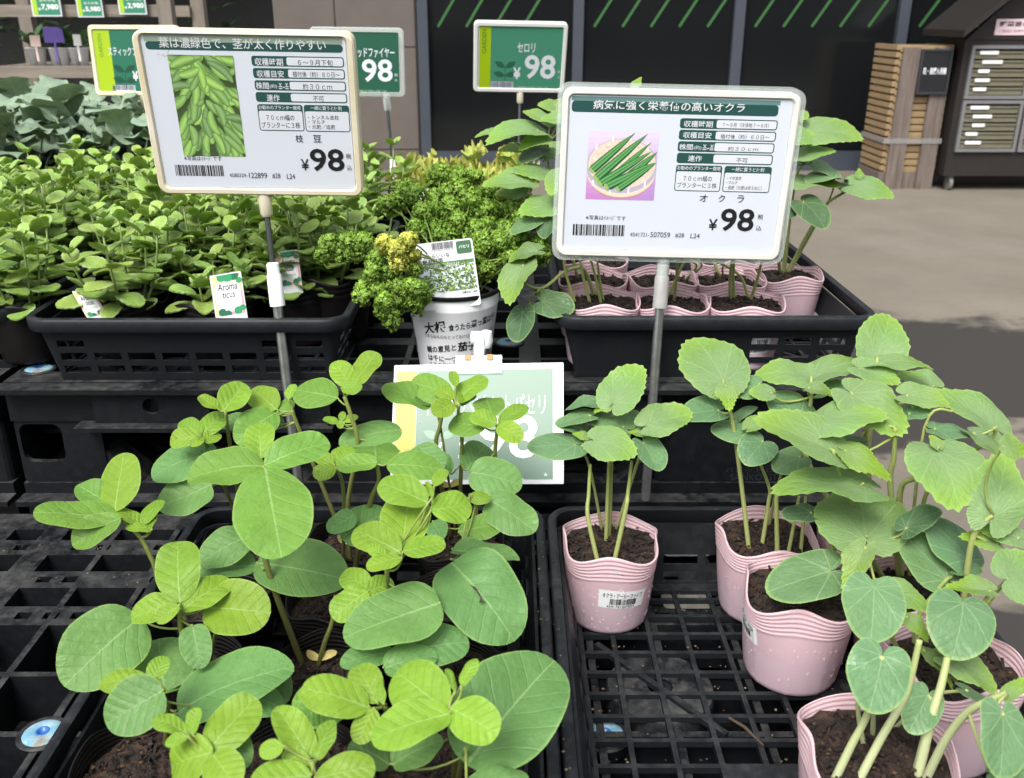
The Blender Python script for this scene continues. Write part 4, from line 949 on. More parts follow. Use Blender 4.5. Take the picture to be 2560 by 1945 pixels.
def okra_print(s, mb, r, a):
    x0, y0, x1, y1 = s.box(r, a); W, H = x1-x0, y1-y0; q = lambda u, v: (x0+W*u, y0+H*v)
    n = 12
    for i in range(n):
        for j in range(n):
            u, v = i/n, j/n; k = v; c0, c1 = S(188, 130, 190), S(216, 206, 226); c2 = S(150, 140, 205); t = max(0, u-.5)*(1-v)
            c = tuple(c0[m]*(1-k)+c1[m]*k for m in range(3)); c = tuple(c[m]*(1-t)+c2[m]*t for m in range(3))+(1,)
            rect(mb, x0+W*u, y0+H*v, x0+W*(u+1/n), y0+H*(v+1/n), .0002, c, s.P)
    def ell(cx, cy, rx, ry, z, c, a0=0, a1=360):
        pts = []
        for i in range(33):
            t = R(a0+(a1-a0)*i/32); u, v = cx+rx*math.cos(t), cy+ry*math.sin(t); u = min(max(u, 0), .995); pts.append(q(u, v))
        poly(mb, pts, z, c, s.P)
    ell(.5, .40, .49, .38, .0003, S(185, 150, 120)); ell(.5, .42, .50, .38, .00032, S(225, 205, 185)); ell(.5, .50, .52, .40, .00034, S(176, 170, 190)); ell(.5, .53, .485, .36, .00036, S(222, 200, 185))
    rg = random.Random(2)
    for i in range(260):
        t, rr = rg.uniform(0, 6.28), math.sqrt(rg.random()); u, v = .5+.46*rr*math.cos(t), .53+.33*rr*math.sin(t); u = min(u, .97)
        rect(mb, *q(u, v), *q(min(u+.022, .99), v+.008), .00038, rg.choice((S(200, 165, 140), S(240, 228, 215), S(190, 150, 125))), s.P)
    for u, v in ((.12, .78), (.35, .9), (.6, .93), (.85, .8), (.1, .25), (.35, .13), (.62, .14), (.85, .25)): rect(mb, *q(u-.012, v-.05), *q(u+.012, v+.04), .0004, S(235, 230, 240), s.P)
    for k, (ua, va, ub, vb, w_) in enumerate(((.05, .41, .66, .99, .062), (.12, .29, .84, .98, .066), (.30, .26, .90, .86, .05), (.18, .22, .92, .73, .062), (.55, .30, .995, .72, .06), (.28, .18, .985, .57, .066), (.45, .15, .99, .56, .055))):
        d = math.hypot(ub-ua, vb-va); dx, dy = (ub-ua)/d, (vb-va)/d; z = .00045+k*.00002
        for off, ww, c in ((0, 1, S(30, 84, 52)), (.18, .72, S(58, 122, 66)), (-.25, .22, S(96, 156, 90)), (.45, .16, S(110, 168, 100))):
            pts = [q(min(ua+dx*d*t-dy*w_*(off+ww*sg)*(1-t**3)*(.75 if t == 0 else 1), .995), va+dy*d*t+dx*w_*(off+ww*sg)*(1-t**3)*(.75 if t == 0 else 1)) for sg, ts in ((1, (0, .08, .3, .6, .8, .93)), (-1, (.93, .8, .6, .3, .08, 0))) for t in ts]
            pts.insert(6, q(ub, vb)); z += .000004; poly(mb, pts, z, c, s.P)
        poly(mb, [q(ua+dx*d*t-dy*w_*sg*.8, va+dy*d*t+dx*w_*sg*.8) for sg, t in ((1, .0), (1, .05), (-1, .05), (-1, .0))], z+.000003, S(150, 176, 100), s.P)
# ---- left sign (edamame)
s = Sign((-.3007, 1.1296, 1.1921), [[.9996, .0209, .0174], [.0208, -.1757, -.9842], [-.0175, .9842, -.1761]], (.245, .1883))
s.Z = -s.Z if s.Z.y > 0 else s.Z
root = thing('price_sign', 'cream-framed price sign with a photo of green soybean pods, on a steel pole', 'price sign', (-.2857, 1.09, ZL), 'price signs standing over the trays')
cd = frame_sign(s, root, 'cream', .0090, .018, .012, bt=.0045, bb=.0085)
mb = MB()
s.rect(mb, '1', (895, 262, 2105, 312), .0002, DKG, .004); s.rect(mb, '1', (880, 205, 2100, 262), .00015, S(140, 156, 142)); s.text(mb, '葉は濃緑色で、茎が太く作りやすい', '1', (975, 232, 2000, 300), .0005, (.64, .67, .67, 1), .006)
rows = [((1545, 345, 2112, 408), (1566, 355, 1738, 402), (1830, 364, 2042, 402), '収穫時期', '６～９月下旬'), ((1555, 420, 2118, 482), (1578, 430, 1744, 474), (1798, 438, 2088, 474), '収穫目安', '植付後（約）８０日～'),
        ((1565, 495, 2125, 556), (1572, 503, 1652, 545), (1860, 512, 2040, 550), '株間', '約３０ｃｍ'), ((1572, 568, 2132, 628), (1638, 578, 1718, 622), (1922, 588, 1990, 622), '連作', '不可')]
info_rows(s, mb, '1', rows, lambda b: b[0]+215); s.text(mb, '(約)', '1', (1658, 515, 1702, 543), .0005, WHT, .006); s.text(mb, '≚-≚', '1', (1712, 508, 1772, 545), .0005, WHT, .01)
for a, t1, ta, ln in (((1588, 640, 1864, 802), 'お勧めのプランター栽培', (1590, 646, 1846, 672), (('７０ｃｍ幅の', (1636, 702, 1808, 738)), ('プランターに３株', (1608, 748, 1844, 786)))), ((1872, 645, 2148, 808), '一緒に買うと便利', (1908, 650, 2098, 676), (('・トンネル支柱', (1892, 706, 2082, 734)), ('・マルチ', (1895, 736, 1998, 760)), ('・元肥／追肥', (1898, 764, 2058, 792))))):
    s.rect(mb, '1', a, .0002, DKG, .003); x0, y0, x1, y1 = s.box('1', a); yb = s.loc('1', a[0], ta[3]+6)[1]; rect(mb, x0+.001, y0+.001, x1-.001, yb, .00035, WHT, s.P, .002); s.text(mb, t1, '1', ta, .0005, WHT, .01)
    for q, b in ln: s.text(mb, q, '1', b, .0005, S(45, 45, 65), .003)
s.text(mb, '枝', '1', (1815, 826, 1862, 872), bold=.004); s.text(mb, '豆', '1', (1924, 828, 1974, 872), bold=.004)
s.text(mb, '98', '1', (1905, 912, 2114, 1050), bold=.018); s.text(mb, '¥', '1', (1850, 975, 1898, 1044), bold=.012); s.text(mb, '税', '1', (2124, 942, 2156, 974)); s.text(mb, '込', '1', (2132, 1012, 2162, 1044))
s.text(mb, '※写真はｲﾒｰｼﾞです', '1', (1132, 955, 1360, 985), c=S(40, 40, 45)); x = s.box('1', (1078, 1012, 1372, 1078)); barcode(mb, *x, .0004, INK, s.P, 4)
s.text(mb, '4580329-', '1', (1410, 1063, 1520, 1085), c=S(70, 70, 75)); s.text(mb, '122899', '1', (1530, 1058, 1640, 1092), c=S(60, 60, 65)); s.text(mb, '#28', '1', (1672, 1062, 1722, 1094), c=S(60, 60, 65)); s.text(mb, 'L24', '1', (1762, 1066, 1812, 1096), c=S(60, 60, 65))
obj('lettering', mb, 'print', cd)
mb = MB(); pods_print(s, mb, '1', s.box('1', (1080, 338, 1470, 958))); obj('printed_photo', mb, 'print', cd)
mb = MB(); rg = random.Random(8)
for i in range(40):
    x, y = s.loc('1', rg.gauss(1015, 28), rg.gauss(335, 13)); q = rg.uniform(.0002, .0009); rect(mb, x, y, x+q, y+q, .0003, rg.choice((S(120, 90, 70), S(190, 170, 150))), s.P)
obj('dirt_specks', mb, 'print', cd)
pole(root, s.P((.001, -s.h/2-.003, -.006)), (-.2757, 1.088, ZL+.014), .0034, .0063, .265, 'white_pl', 'clear_old')
# ---- right sign (okra)
s = Sign((.192, 1.1241, 1.1238), [[.9997, .0214, -.0116], [-.0104, -.0568, -.9983], [-.0221, .9982, -.0566]], (.2723, .1973))
s.Z = -s.Z if s.Z.y > 0 else s.Z
root = thing('price_sign', 'clear-framed price sign with a photo of okra in a basket, on a steel pole', 'price sign', (.17, 1.09, ZL), 'price signs standing over the trays')
cd = frame_sign(s, root, 'creamw', .0085, .012, .012, bt=.0075, bb=.009)
mb = MB(); w_, h_ = s.w/2, s.h/2; prism(mb, rrect(-w_-.005, -h_-.006, w_+.006, h_+.004, .014, 6), -.022, -.002, hole=rrect(-w_-.0005, -h_-.0005, w_+.0005, h_+.0005, .012, 6), fn=s.P); obj('clear_sleeve', mb, 'clear', root)
mb = MB(); V = '8'
s.rect(mb, V, (108, 62, 2015, 165), .0002, DKG, .004); s.rect(mb, V, (110, 20, 2035, 62), .00015, S(96, 130, 128)); s.text(mb, '病気に強く栄養価の高いオクラ', V, (305, 48, 1705, 135), .0005, (.66, .68, .7, 1), .01)
rows = [((1105, 212, 2005, 305), (1142, 226, 1408, 286), (1498, 246, 1925, 288), '収穫時期', '７～９月（冷涼地７～８月）'), ((1095, 318, 1990, 410), (1135, 330, 1395, 388), (1478, 352, 1930, 396), '収穫目安', '植付後（約）６０日～'),
        ((1085, 424, 1975, 518), (1098, 438, 1224, 494), (1546, 466, 1826, 506), '株間', '約３０ｃｍ'), ((1075, 530, 1960, 625), (1178, 545, 1306, 602), (1622, 570, 1728, 612), '連作', '不可')]
info_rows(s, mb, V, rows, lambda b: b[0]+338); s.text(mb, '(約)', V, (1232, 455, 1302, 496), .0005, WHT, .006); s.text(mb, '≚-≚', V, (1314, 445, 1416, 496), .0005, WHT, .01)
for a, t1, ta, ln in (((1060, 636, 1485, 876), 'お勧めのプランター栽培', (1080, 644, 1480, 682), (('７０ｃｍ幅の', (1136, 732, 1400, 784)), ('プランターに３株', (1078, 796, 1442, 846)))), ((1505, 646, 1940, 886), '一緒に買うと便利', (1580, 656, 1880, 696), (('・イボ支柱', (1535, 738, 1672, 772)), ('・マルチ', (1528, 782, 1635, 812)), ('・追肥（元肥は控えめに）', (1525, 826, 1858, 862))))):
    s.rect(mb, V, a, .0002, DKG, .003); x0, y0, x1, y1 = s.box(V, a); yb = s.loc(V, a[0], ta[3]+8)[1]; rect(mb, x0+.001, y0+.001, x1-.001, yb, .00035, WHT, s.P, .002); s.text(mb, t1, V, ta, .0005, WHT, .01)
    for q, b in ln: s.text(mb, q, V, b, .0005, S(45, 45, 65), .003)
for q, b in (('オ', (1285, 905, 1360, 972)), ('ク', (1460, 908, 1520, 974)), ('ラ', (1630, 912, 1695, 980)), ('税', (1820, 1088, 1870, 1134)), ('込', (1804, 1190, 1856, 1236))): s.text(mb, q, V, b, bold=.003)
s.text(mb, '98', V, (1478, 1035, 1788, 1245), bold=.018); s.text(mb, '¥', V, (1368, 1130, 1448, 1232), bold=.012)
s.text(mb, '※写真はｲﾒｰｼﾞです', V, (238, 1098, 605, 1140), c=S(40, 40, 45)); x = s.box(V, (118, 1182, 596, 1284)); barcode(mb, *x, .0004, INK, s.P, 11)
s.text(mb, '4541721-', V, (645, 1256, 822, 1292), c=S(70, 70, 75)); s.text(mb, '507059', V, (832, 1252, 1014, 1300), c=S(60, 60, 65)); s.text(mb, '#28', V, (1060, 1260, 1142, 1302), c=S(60, 60, 65)); s.text(mb, 'L24', V, (1202, 1264, 1286, 1306), c=S(60, 60, 65))
obj('lettering', mb, 'print', cd); mb = MB(); okra_print(s, mb, V, (250, 325, 890, 955)); obj('printed_photo', mb, 'print', cd)
tp = s.P((-.003, -s.h/2-.006, -.008)); pole(root, tp, (.174, 1.088, ZL+.014), .0035, .0062, .085, 'grey_pl', 'clear')
# ---- small green signs farther back
def green_sign(s, root, framemat, r, panel, lime, items, bg, gold='GARDEN', sprig=None, bars=None):
    cd = frame_sign(s, root, framemat, .0105, .012, .010, 'paperw'); mb = MB()
    if panel: s.rect(mb, r, panel, .0002, bg, .002)
    if lime: s.rect(mb, r, lime[0], .0003, LIME); b = s.box(r, lime[1]); put_text(mb, 'GARDEN', *b, .0005, S(90, 130, 40), s.P, .01, rot=1)
    if sprig:
        for dx, dy, a in ((-1, .62, 150), (1, .62, 30), (-1, .25, 165), (1, .25, 15)):
            x0, y0, x1, y1 = s.box(r, sprig); cx, cy = (x0+x1)/2, y0+(y1-y0)*dy; l = (x1-x0)*.5; t = R(a); pts = [(cx+l*k*math.cos(t)-l*.24*math.sin(math.pi*k)*math.sin(t)*sg, cy+l*k*math.sin(t)+l*.24*math.sin(math.pi*k)*math.cos(t)*sg) for sg, ks in ((1, (0, .2, .4, .6, .8, 1)), (-1, (.8, .6, .4, .2))) for k in ks]; poly(mb, pts, .0004, tuple(v*.45 for v in bg[:3])+(1,), s.P)
        rect(mb, cx-.0008, y0, cx+.0008, y0+(y1-y0)*.65, .0004, tuple(v*.45 for v in bg[:3])+(1,), s.P)
    if bars: b = s.box(r, bars); rect(mb, *b, .0003, WHT, s.P); barcode(mb, b[0]+.001, b[1]+.002, b[2]-.001, b[3]-.0005, .0005, S(70, 70, 90), s.P, 3)
    for q, b, c, bd in items: s.text(mb, q, r, b, .0006, c, bd)
    obj('lettering', mb, 'print', cd)
s = Sign((.0185, 2.3307, 1.2104), [[.9979, .0348, .0546], [.062, -.2677, -.9615], [-.0188, .9629, -.2693]], (.2167, .1623))
root = thing('price_sign', 'green celery price sign in a pale frame before the dark window', 'price sign', (.0, 2.33, ZU), 'price signs standing over the trays')
green_sign(s, root, 'creamw', '2', (980, 157, 1488, 546), ((978, 155, 1048, 536), (996, 178, 1022, 325)), (('セロリ', (1212, 262, 1322, 322), WHT, .02), ('98', (1256, 336, 1446, 484), WHT, .02), ('¥', (1186, 412, 1232, 484), WHT, .03), ('税', (1458, 430, 1474, 448), WHT, 0), ('込', (1458, 464, 1472, 480), WHT, 0), ('298900-312926  #28  L24', (1210, 530, 1394, 546), S(170, 205, 185), 0)), S(66, 132, 106), sprig=(1062, 362, 1212, 498), bars=(1048, 500, 1186, 540))
pole(root, s.P((.004, -s.h/2-.002, -.005)), (.012, 2.30, ZU), .003, .005, .6, None, 'clear_old')
s = Sign((-.3117, 2.0095, 1.2142), [[.9978, .0147, .0652], [.0653, -.0069, -.9978], [-.0143, .9999, -.0079]], (.1872, .1334))
root = thing('price_sign', 'dark green price sign half hidden behind the soybean sign', 'price sign', (-.31, 2.0, ZU), 'price signs standing over the trays')
green_sign(s, root, 'clear', '2', (0, 195, 485, 566), None, (('ッドファイヤー', (232, 292, 458, 352), WHT, .015), ('98', (258, 362, 446, 502), WHT, .02), ('税', (458, 450, 476, 468), WHT, 0), ('込', (458, 482, 476, 498), WHT, 0), ('298900-317206  #28  L24', (215, 550, 408, 566), S(150, 185, 165), 0)), S(34, 84, 66))
pole(root, s.P((.055, -s.h/2-.002, -.005)), (-.24, 1.99, ZU), .003, .005, .5, 'white_pl', 'clear')
s = Sign((-.8382, 2.2224, 1.2084), [[.9998, .0046, -.0203], [-.0205, .0483, -.9986], [-.0036, .9988, .0484]], (.2034, .1499))
root = thing('price_sign', 'green broccoli price sign at upper left in a cream frame', 'price sign', (-.83, 2.22, ZU), 'price signs standing over the trays')
green_sign(s, root, 'cream', '1', (570, 182, 1065, 558), ((565, 185, 690, 558), (605, 205, 628, 350)), (('スティックブロッコリー', (665, 285, 985, 342), WHT, .01), ('¥', (815, 435, 850, 495), WHT, .03), ('98', (870, 385, 1030, 500), WHT, .02)), S(30, 100, 78), sprig=(690, 382, 850, 540), bars=(692, 522, 832, 558))
pole(root, s.P((.004, -s.h/2-.002, -.005)), (-.83, 2.2, ZU), .003, .005, .5, None, 'clear_old')
# ---- wet parsley card held by a clear clip in front of the white pot
s = Sign((-.0416, 1.026, .850), [[.9941, .0095, -.1084], [-.0951, .5591, -.8236], [.0528, .829, .5567]], (.2062, .1455))
root = thing('parsley_card', 'wet green and white price card hanging from a clear clip behind the seedlings', 'price card', (-.04, 1.05, ZL))
mb = MB(); prism(mb, rrect(-s.w/2, -s.h/2, s.w/2, s.h/2, .0012, 2), -.0012, 0, fn=s.P); cd = obj('card', mb, 'paperw', root)
mb = MB(); s.rect(mb, 'B', (590, 797, 1430, 1470), .0004, S(92, 124, 106)); s.rect(mb, 'B', (462, 805, 585, 1500), .0004, S(165, 165, 40)); b = s.box('B', (494, 845, 548, 1098)); put_text(mb, 'GARDEN', *b, .0010, S(170, 160, 50), s.P, .0, rot=1)
s.text(mb, 'インパラマウントパセリ', 'B', (632, 950, 1385, 1075), .0010, (.58, .62, .6, 1), .0); s.text(mb, '98', 'B', (975, 1075, 1340, 1345), .0010, (.62, .65, .64, 1), .02); s.text(mb, '3', 'B', (850, 1240, 960, 1345), .0010, (.62, .65, .64, 1), .015); s.text(mb, '¥', 'B', (680, 1240, 760, 1345), .0010, (.62, .65, .64, 1), .03); s.text(mb, '★', 'B', (1372, 1425, 1400, 1452), .0010, (.62, .65, .64, 1))
s.text(mb, '298900-309947  #28  L24', 'B', (905, 1462, 1252, 1476), .0010, (.72, .78, .74, 1), 0)
for dx, dy, a in ((0, .75, 155), (0, .75, 25)):
    x0, y0, x1, y1 = s.box('B', (640, 1150, 830, 1290)); cx, cy = (x0+x1)/2, y0+(y1-y0)*.5; l = .022; t = R(a); poly(mb, [(cx+l*k*math.cos(t)-l*.24*math.sin(math.pi*k)*math.sin(t)*sg, cy+l*k*math.sin(t)+l*.24*math.sin(math.pi*k)*math.cos(t)*sg) for sg, ks in ((1, (0, .2, .4, .6, .8, 1)), (-1, (.8, .6, .4, .2))) for k in ks], .0008, S(120, 155, 132), s.P)
obj('lettering', mb, 'print', cd)
mb = MB(); rg = random.Random(4)
for i in range(70):
    x, y, q = rg.uniform(-.085, .098), rg.uniform(-.068, .06), rg.choice((.0006, .0009, .0013, .0018)); o = len(mb.v); mb.vert(s.P((x, y, .0006+q*.6)))
    for rr, hh in ((.6, .5), (1, .05)):
        for j in range(8): u = 2*math.pi*j/8; mb.vert(s.P((x+q*rr*math.cos(u), y+q*rr*math.sin(u), .0006+q*hh)))
    for j in range(8): mb.f.append((o, o+1+j, o+1+(j+1) % 8)); mb.f.append((o+1+j, o+9+j, o+9+(j+1) % 8, o+1+(j+1) % 8))
obj('water_droplets', mb, 'drop', cd, True)
clip = thing('card_clip', 'clear plastic clip with a white ball joint gripping the parsley card', 'clip', s.P((.005, s.h/2, 0)))
def cbox(mb, x0, y0, z0, x1, y1, z1): mb.box((x0, y0, z0), (x1, y1, z1), m=Matrix.Translation(s.c) @ Matrix(((s.X.x, s.Y.x, s.Z.x, 0), (s.X.y, s.Y.y, s.Z.y, 0), (s.X.z, s.Y.z, s.Z.z, 0), (0, 0, 0, 1))))
x0, y0 = s.loc('B', 832, 825); x1, y1 = s.loc('B', 1118, 752); mb = MB(); cbox(mb, x0, y0, .0015, x1, s.h/2+.010, .0035); cbox(mb, x0, y0, -.0035, x1, s.h/2+.010, -.0015); cbox(mb, x0, s.h/2+.0005, -.0015, x1, s.h/2+.004, .0015); cbox(mb, x0+.022, s.h/2+.0105, -.003, x1-.022, s.h/2+.030, .003); obj('jaw', mb, 'clear', clip)
mb = MB()
for xx in (x0+.012, x1-.018): cbox(mb, xx, s.h/2+.004, .0036, xx+.007, s.h/2+.0105, .0046)
obj('rusty_spring', mb, plain('rusty_spring', (.5, .25, .06, 1), .5, .5, 300), clip)
pc = s.P(((x0+x1)/2-.002, s.h/2+.033, -.002)); mb = MB(); mb.tube([pc-Vector((.009, 0, 0)), pc-Vector((.008, 0, 0)), pc+Vector((.008, 0, 0)), pc+Vector((.009, 0, 0))], [.006, .0085, .0085, .006], 18); mb.tube([pc+Vector((.009, .002, -.012)), pc+Vector((.010, .002, -.004)), pc+Vector((.011, .002, .008))], [.0065, .0085, .006], 14); obj('ball_joint', mb, 'white_pl', clip, True, 50)
mb = MB(); mb.tube([pc+Vector((.010, .004, 0)), pc+Vector((.012, .022, -.02)), Vector((pc.x+.012, 1.085, .80)), Vector((pc.x+.012, 1.075, ZL+.014))], .0035, 8); obj('support_rod', mb, 'chrome', clip, True)
# ---------------------------------------------------------------- edamame seedlings in black pots
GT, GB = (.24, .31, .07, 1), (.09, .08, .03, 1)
ED = {
 (0, 0): ('edamame pot in the back left corner of its tray, tall bushy seedling', """
S A 1385 1050 1415 1270 1390 1560 .86 2.6
S A 1235 1200 1300 1330 1440 1640 .85 2.2
T A 1370 1050 1500 875 170 .86
T A 1340 1035 1220 955 72 .86
T A 1235 1195 1370 1040 125 .85
T A 1235 1195 1108 1105 115 .85
T A 1230 1200 1035 1225 112 .84
T A 1250 1215 1170 1255 60 .84
T A 1255 1240 1345 1175 85 .84
P A 1340 1290 918 1420 195 .86
P A 1300 1500 970 1640 230 .83
"""),
 (0, 1): ('edamame pot at the back of its tray beside the steel pole, heart-shaped top leaves', """
S A 1795 1045 1840 1170 1900 1560 .89 2.6
S B 150 960 190 1080 230 1260 170 1640 190 2000 .84 2.8
M A 1700 1050 1455 1220 195 .89
T A 1695 1035 1540 895 165 .89
M A 1690 1060 1800 975 72 .89
M B 105 965 -165 905 185 .86
T A 1770 975 1805 880 58 .89
P A 1560 1110 1335 1125 95 .90
P A 1650 1085 1745 1120 60 .91
T B 195 895 345 685 135 .84
T B 190 895 85 740 135 .84
T B 130 905 252 895 88 .835
T B 120 1120 20 1088 42 .85
T B 130 1112 142 1050 42 .85
T B 140 1112 232 1072 46 .85
T B 118 1112 130 1155 42 .845
P B 500 1160 112 1222 155 .86
P B 600 1260 760 1400 150 .84
"""),
 (0, 2): ('edamame pot at the back right of its tray, two tall stems before the wet card', """
S B 755 1050 735 1150 715 1310 700 1640 .88 2.8
S B 855 1010 850 1080 872 1210 862 1540 850 1700 .87 2.6
S B 1090 1150 1075 1300 1065 1560 1060 1720 .85 2.8
S B 680 1015 740 1145 720 1300 .88 1.6
M B 685 1015 385 885 135 .88
M B 815 965 548 850 172 .885
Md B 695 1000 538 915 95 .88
T B 830 985 1018 830 115 .885
M B 850 1010 948 925 85 .89
T B 830 895 815 800 60 .885
T B 825 970 712 900 82 .875
T B 828 985 893 955 62 .875
T B 820 1000 695 1065 118 .87
M B 1060 1085 1015 940 182 .86
T B 1085 1125 925 1065 100 .845
T B 1098 1120 1272 1005 92 .85
T B 1090 1130 1230 1215 122 .84
M B 1012 1150 782 1110 150 .85
P B 920 1420 1242 1490 228 .83
P B 900 1410 1020 1250 190 .87
P B 800 1430 590 1270 165 .86
P B 1035 1590 1325 1780 235 .79
"""),
 (1, 0): ('edamame pot at the left edge of its tray with a seedling leaning out', """
S D 745 90 860 200 935 340 1010 520 1120 760 .74 2.8
M D 745 75 205 40 160 .74
M D 740 78 430 235 165 .73
M D 720 45 470 -150 180 .755
T D 705 45 755 -322 235 .745
T D 870 128 725 15 82 .74
T D 872 118 985 -45 80 .74
T D 935 150 772 125 52 .735
T D 905 168 930 40 72 .735
"""),
 (1, 1): ('edamame pot in the second row centre with a flat three-leaved top', """
S B 345 1370 360 1480 300 1640 280 1950 .77 2.8
S A 2060 1400 2110 1560 2150 1800 .76 2.2
M B 345 1368 330 1210 292 .77
M B 352 1362 98 1388 108 .77
M B 408 1375 752 1385 172 .765
T A 2075 1380 2135 1250 130 .77
T A 2060 1395 1925 1440 100 .76
T A 2050 1375 1930 1310 80 .77
P D 2180 60 2010 160 120 .76
P E 130 200 420 20 230 .75
"""),
 (1, 2): ('edamame pot in the second row right with drooping mid-green leaves', """
S B 920 1560 960 1680 880 1900 860 2080 .78 2.4
T B 908 1580 1048 1580 78 .78
M E 850 170 1135 105 145 .76
P E 690 100 750 200 130 .77
P E 810 270 1225 330 118 .71
P E 805 335 1195 795 470 .67
"""),
 (2, 0): ('edamame pot in the middle row left, bright top over big grey-green leaves', """
S D 1105 610 1110 760 1150 900 1185 1085 1200 1300 .62 2.8
S D 1330 760 1300 900 1270 990 .63 2.4
T D 1105 600 1080 210 272 .62
T D 1112 645 1418 445 168 .615
T D 1085 605 790 680 155 .62
T D 1100 620 955 715 95 .61
T D 1250 630 1640 650 335 .63
P D 860 690 388 1085 430 .63
P D 1010 1140 960 785 400 .59
P D 1180 740 1235 1000 190 .61
"""),
 (2, 1): ('edamame pot in the centre of its tray with open soil, widest three-leaved top', """
S A 1620 1390 1600 1600 1640 2000 1655 2430 .69 3
S D 2060 560 2040 720 1990 860 1950 985 .67 2.6
M A 1625 1382 1135 1420 208 .69
M A 1620 1375 2020 1225 195 .69
M A 1630 1400 1720 1915 475 .68
T A 1600 1335 1590 1108 182 .70
P D 1540 190 1210 335 205 .71
P D 1575 350 2135 440 350 .70
P D 1570 360 1140 410 175 .70
"""),
 (2, 2): ('edamame pot in the middle row right with bright twin tops and a torn leaf', """
S E 410 400 440 600 490 900 .63 3
S E 370 590 430 700 480 905 .645 2.6
T B 660 1605 362 1480 185 .66
T E 505 278 545 -75 290 .64
T B 685 1655 935 1620 195 .65
T B 700 1510 775 1405 72 .66
T B 690 1580 655 1480 40 .65
T E 495 290 205 135 195 .63
T E 510 288 770 230 125 .63
T E 405 325 292 245 76 .62
T E 502 325 282 370 92 .615
T E 315 525 135 415 150 .64
T E 292 530 72 690 178 .635
T E 292 540 452 465 135 .635
P E 740 600 138 790 330 .62
P E 540 890 915 830 255 .60
P E 440 900 120 970 150 .60
P E 390 1000 720 910 190 .58
"""),
 (3, 0): ('edamame pot in the fourth row left with a small bright top over pale leaves', """
S D 955 1070 1000 1180 1035 1275 1050 1400 .54 2.6
T D 905 1078 603 1080 140 .54
T D 892 1080 770 1298 175 .535
T D 928 1082 1012 925 112 .54
P D 1000 1140 640 1350 320 .51
M D 900 1150 1140 800 370 .585
P D 1380 1150 1770 1230 220 .565
P D 1080 1265 1770 935 335 .56
Pd D 1745 1240 1390 930 340 .575
"""),
 (3, 1): ('edamame pot in the fourth row centre under broad pale-green leaves', """
S E 390 1230 420 1400 440 1680 .49 2.8
T E 300 1240 -110 1110 240 .48
T E 350 1215 225 968 195 .485
T E 388 1222 352 1058 56 .48
T E 330 1250 225 1465 150 .48
M D 2130 1270 1780 1190 270 .51
M E 60 1180 -120 1330 180 .50
"""),
 (3, 2): ('edamame pot in the fourth row right bearing the largest round leaf and a label', """
S E 790 1260 830 1450 825 1680 .46 3
S E 895 1500 860 1610 845 1720 .465 2.4
P E 900 1590 1445 900 600 .47
Tb E 775 1262 440 1000 340 .46
Tb E 800 1272 312 1420 245 .455
Tb E 795 1245 1085 1400 275 .46
T E 868 1112 952 938 78 .465
T E 832 1145 783 1000 46 .465
Pd E 430 1592 185 1450 180 .475
P E 440 1592 748 1430 200 .475
P E 900 1720 1280 1640 170 .44
"""),
 (4, 0): ('edamame pot at the front left of its tray with a large glossy lobed top', """
S D 1285 1520 1290 1700 .45 3
T D 1150 1402 945 1295 115 .455
T D 1180 1412 1200 1242 88 .455
T D 1152 1420 1008 1462 72 .45
T D 1280 1510 1565 1175 255 .45
T D 1292 1520 1000 1610 300 .445
T D 1300 1525 1440 1720 260 .44
P D 1440 1380 1500 1620 160 .47
"""),
 (4, 1): ('edamame pot at the front centre of its tray with upright new leaves', """
S D 1920 1580 1935 1760 .43 3
T D 1905 1565 1705 1222 205 .435
T D 1740 1480 1588 1522 112 .43
T D 1902 1590 1735 1525 118 .43
T D 1940 1565 2038 1312 118 .435
T E -30 1680 338 1600 225 .42
T D 1910 1660 1530 1690 210 .42
"""),
}
tray_x = (-.275, -.165, -.055); tray_y = (.862, .757, .652, .547, .442)
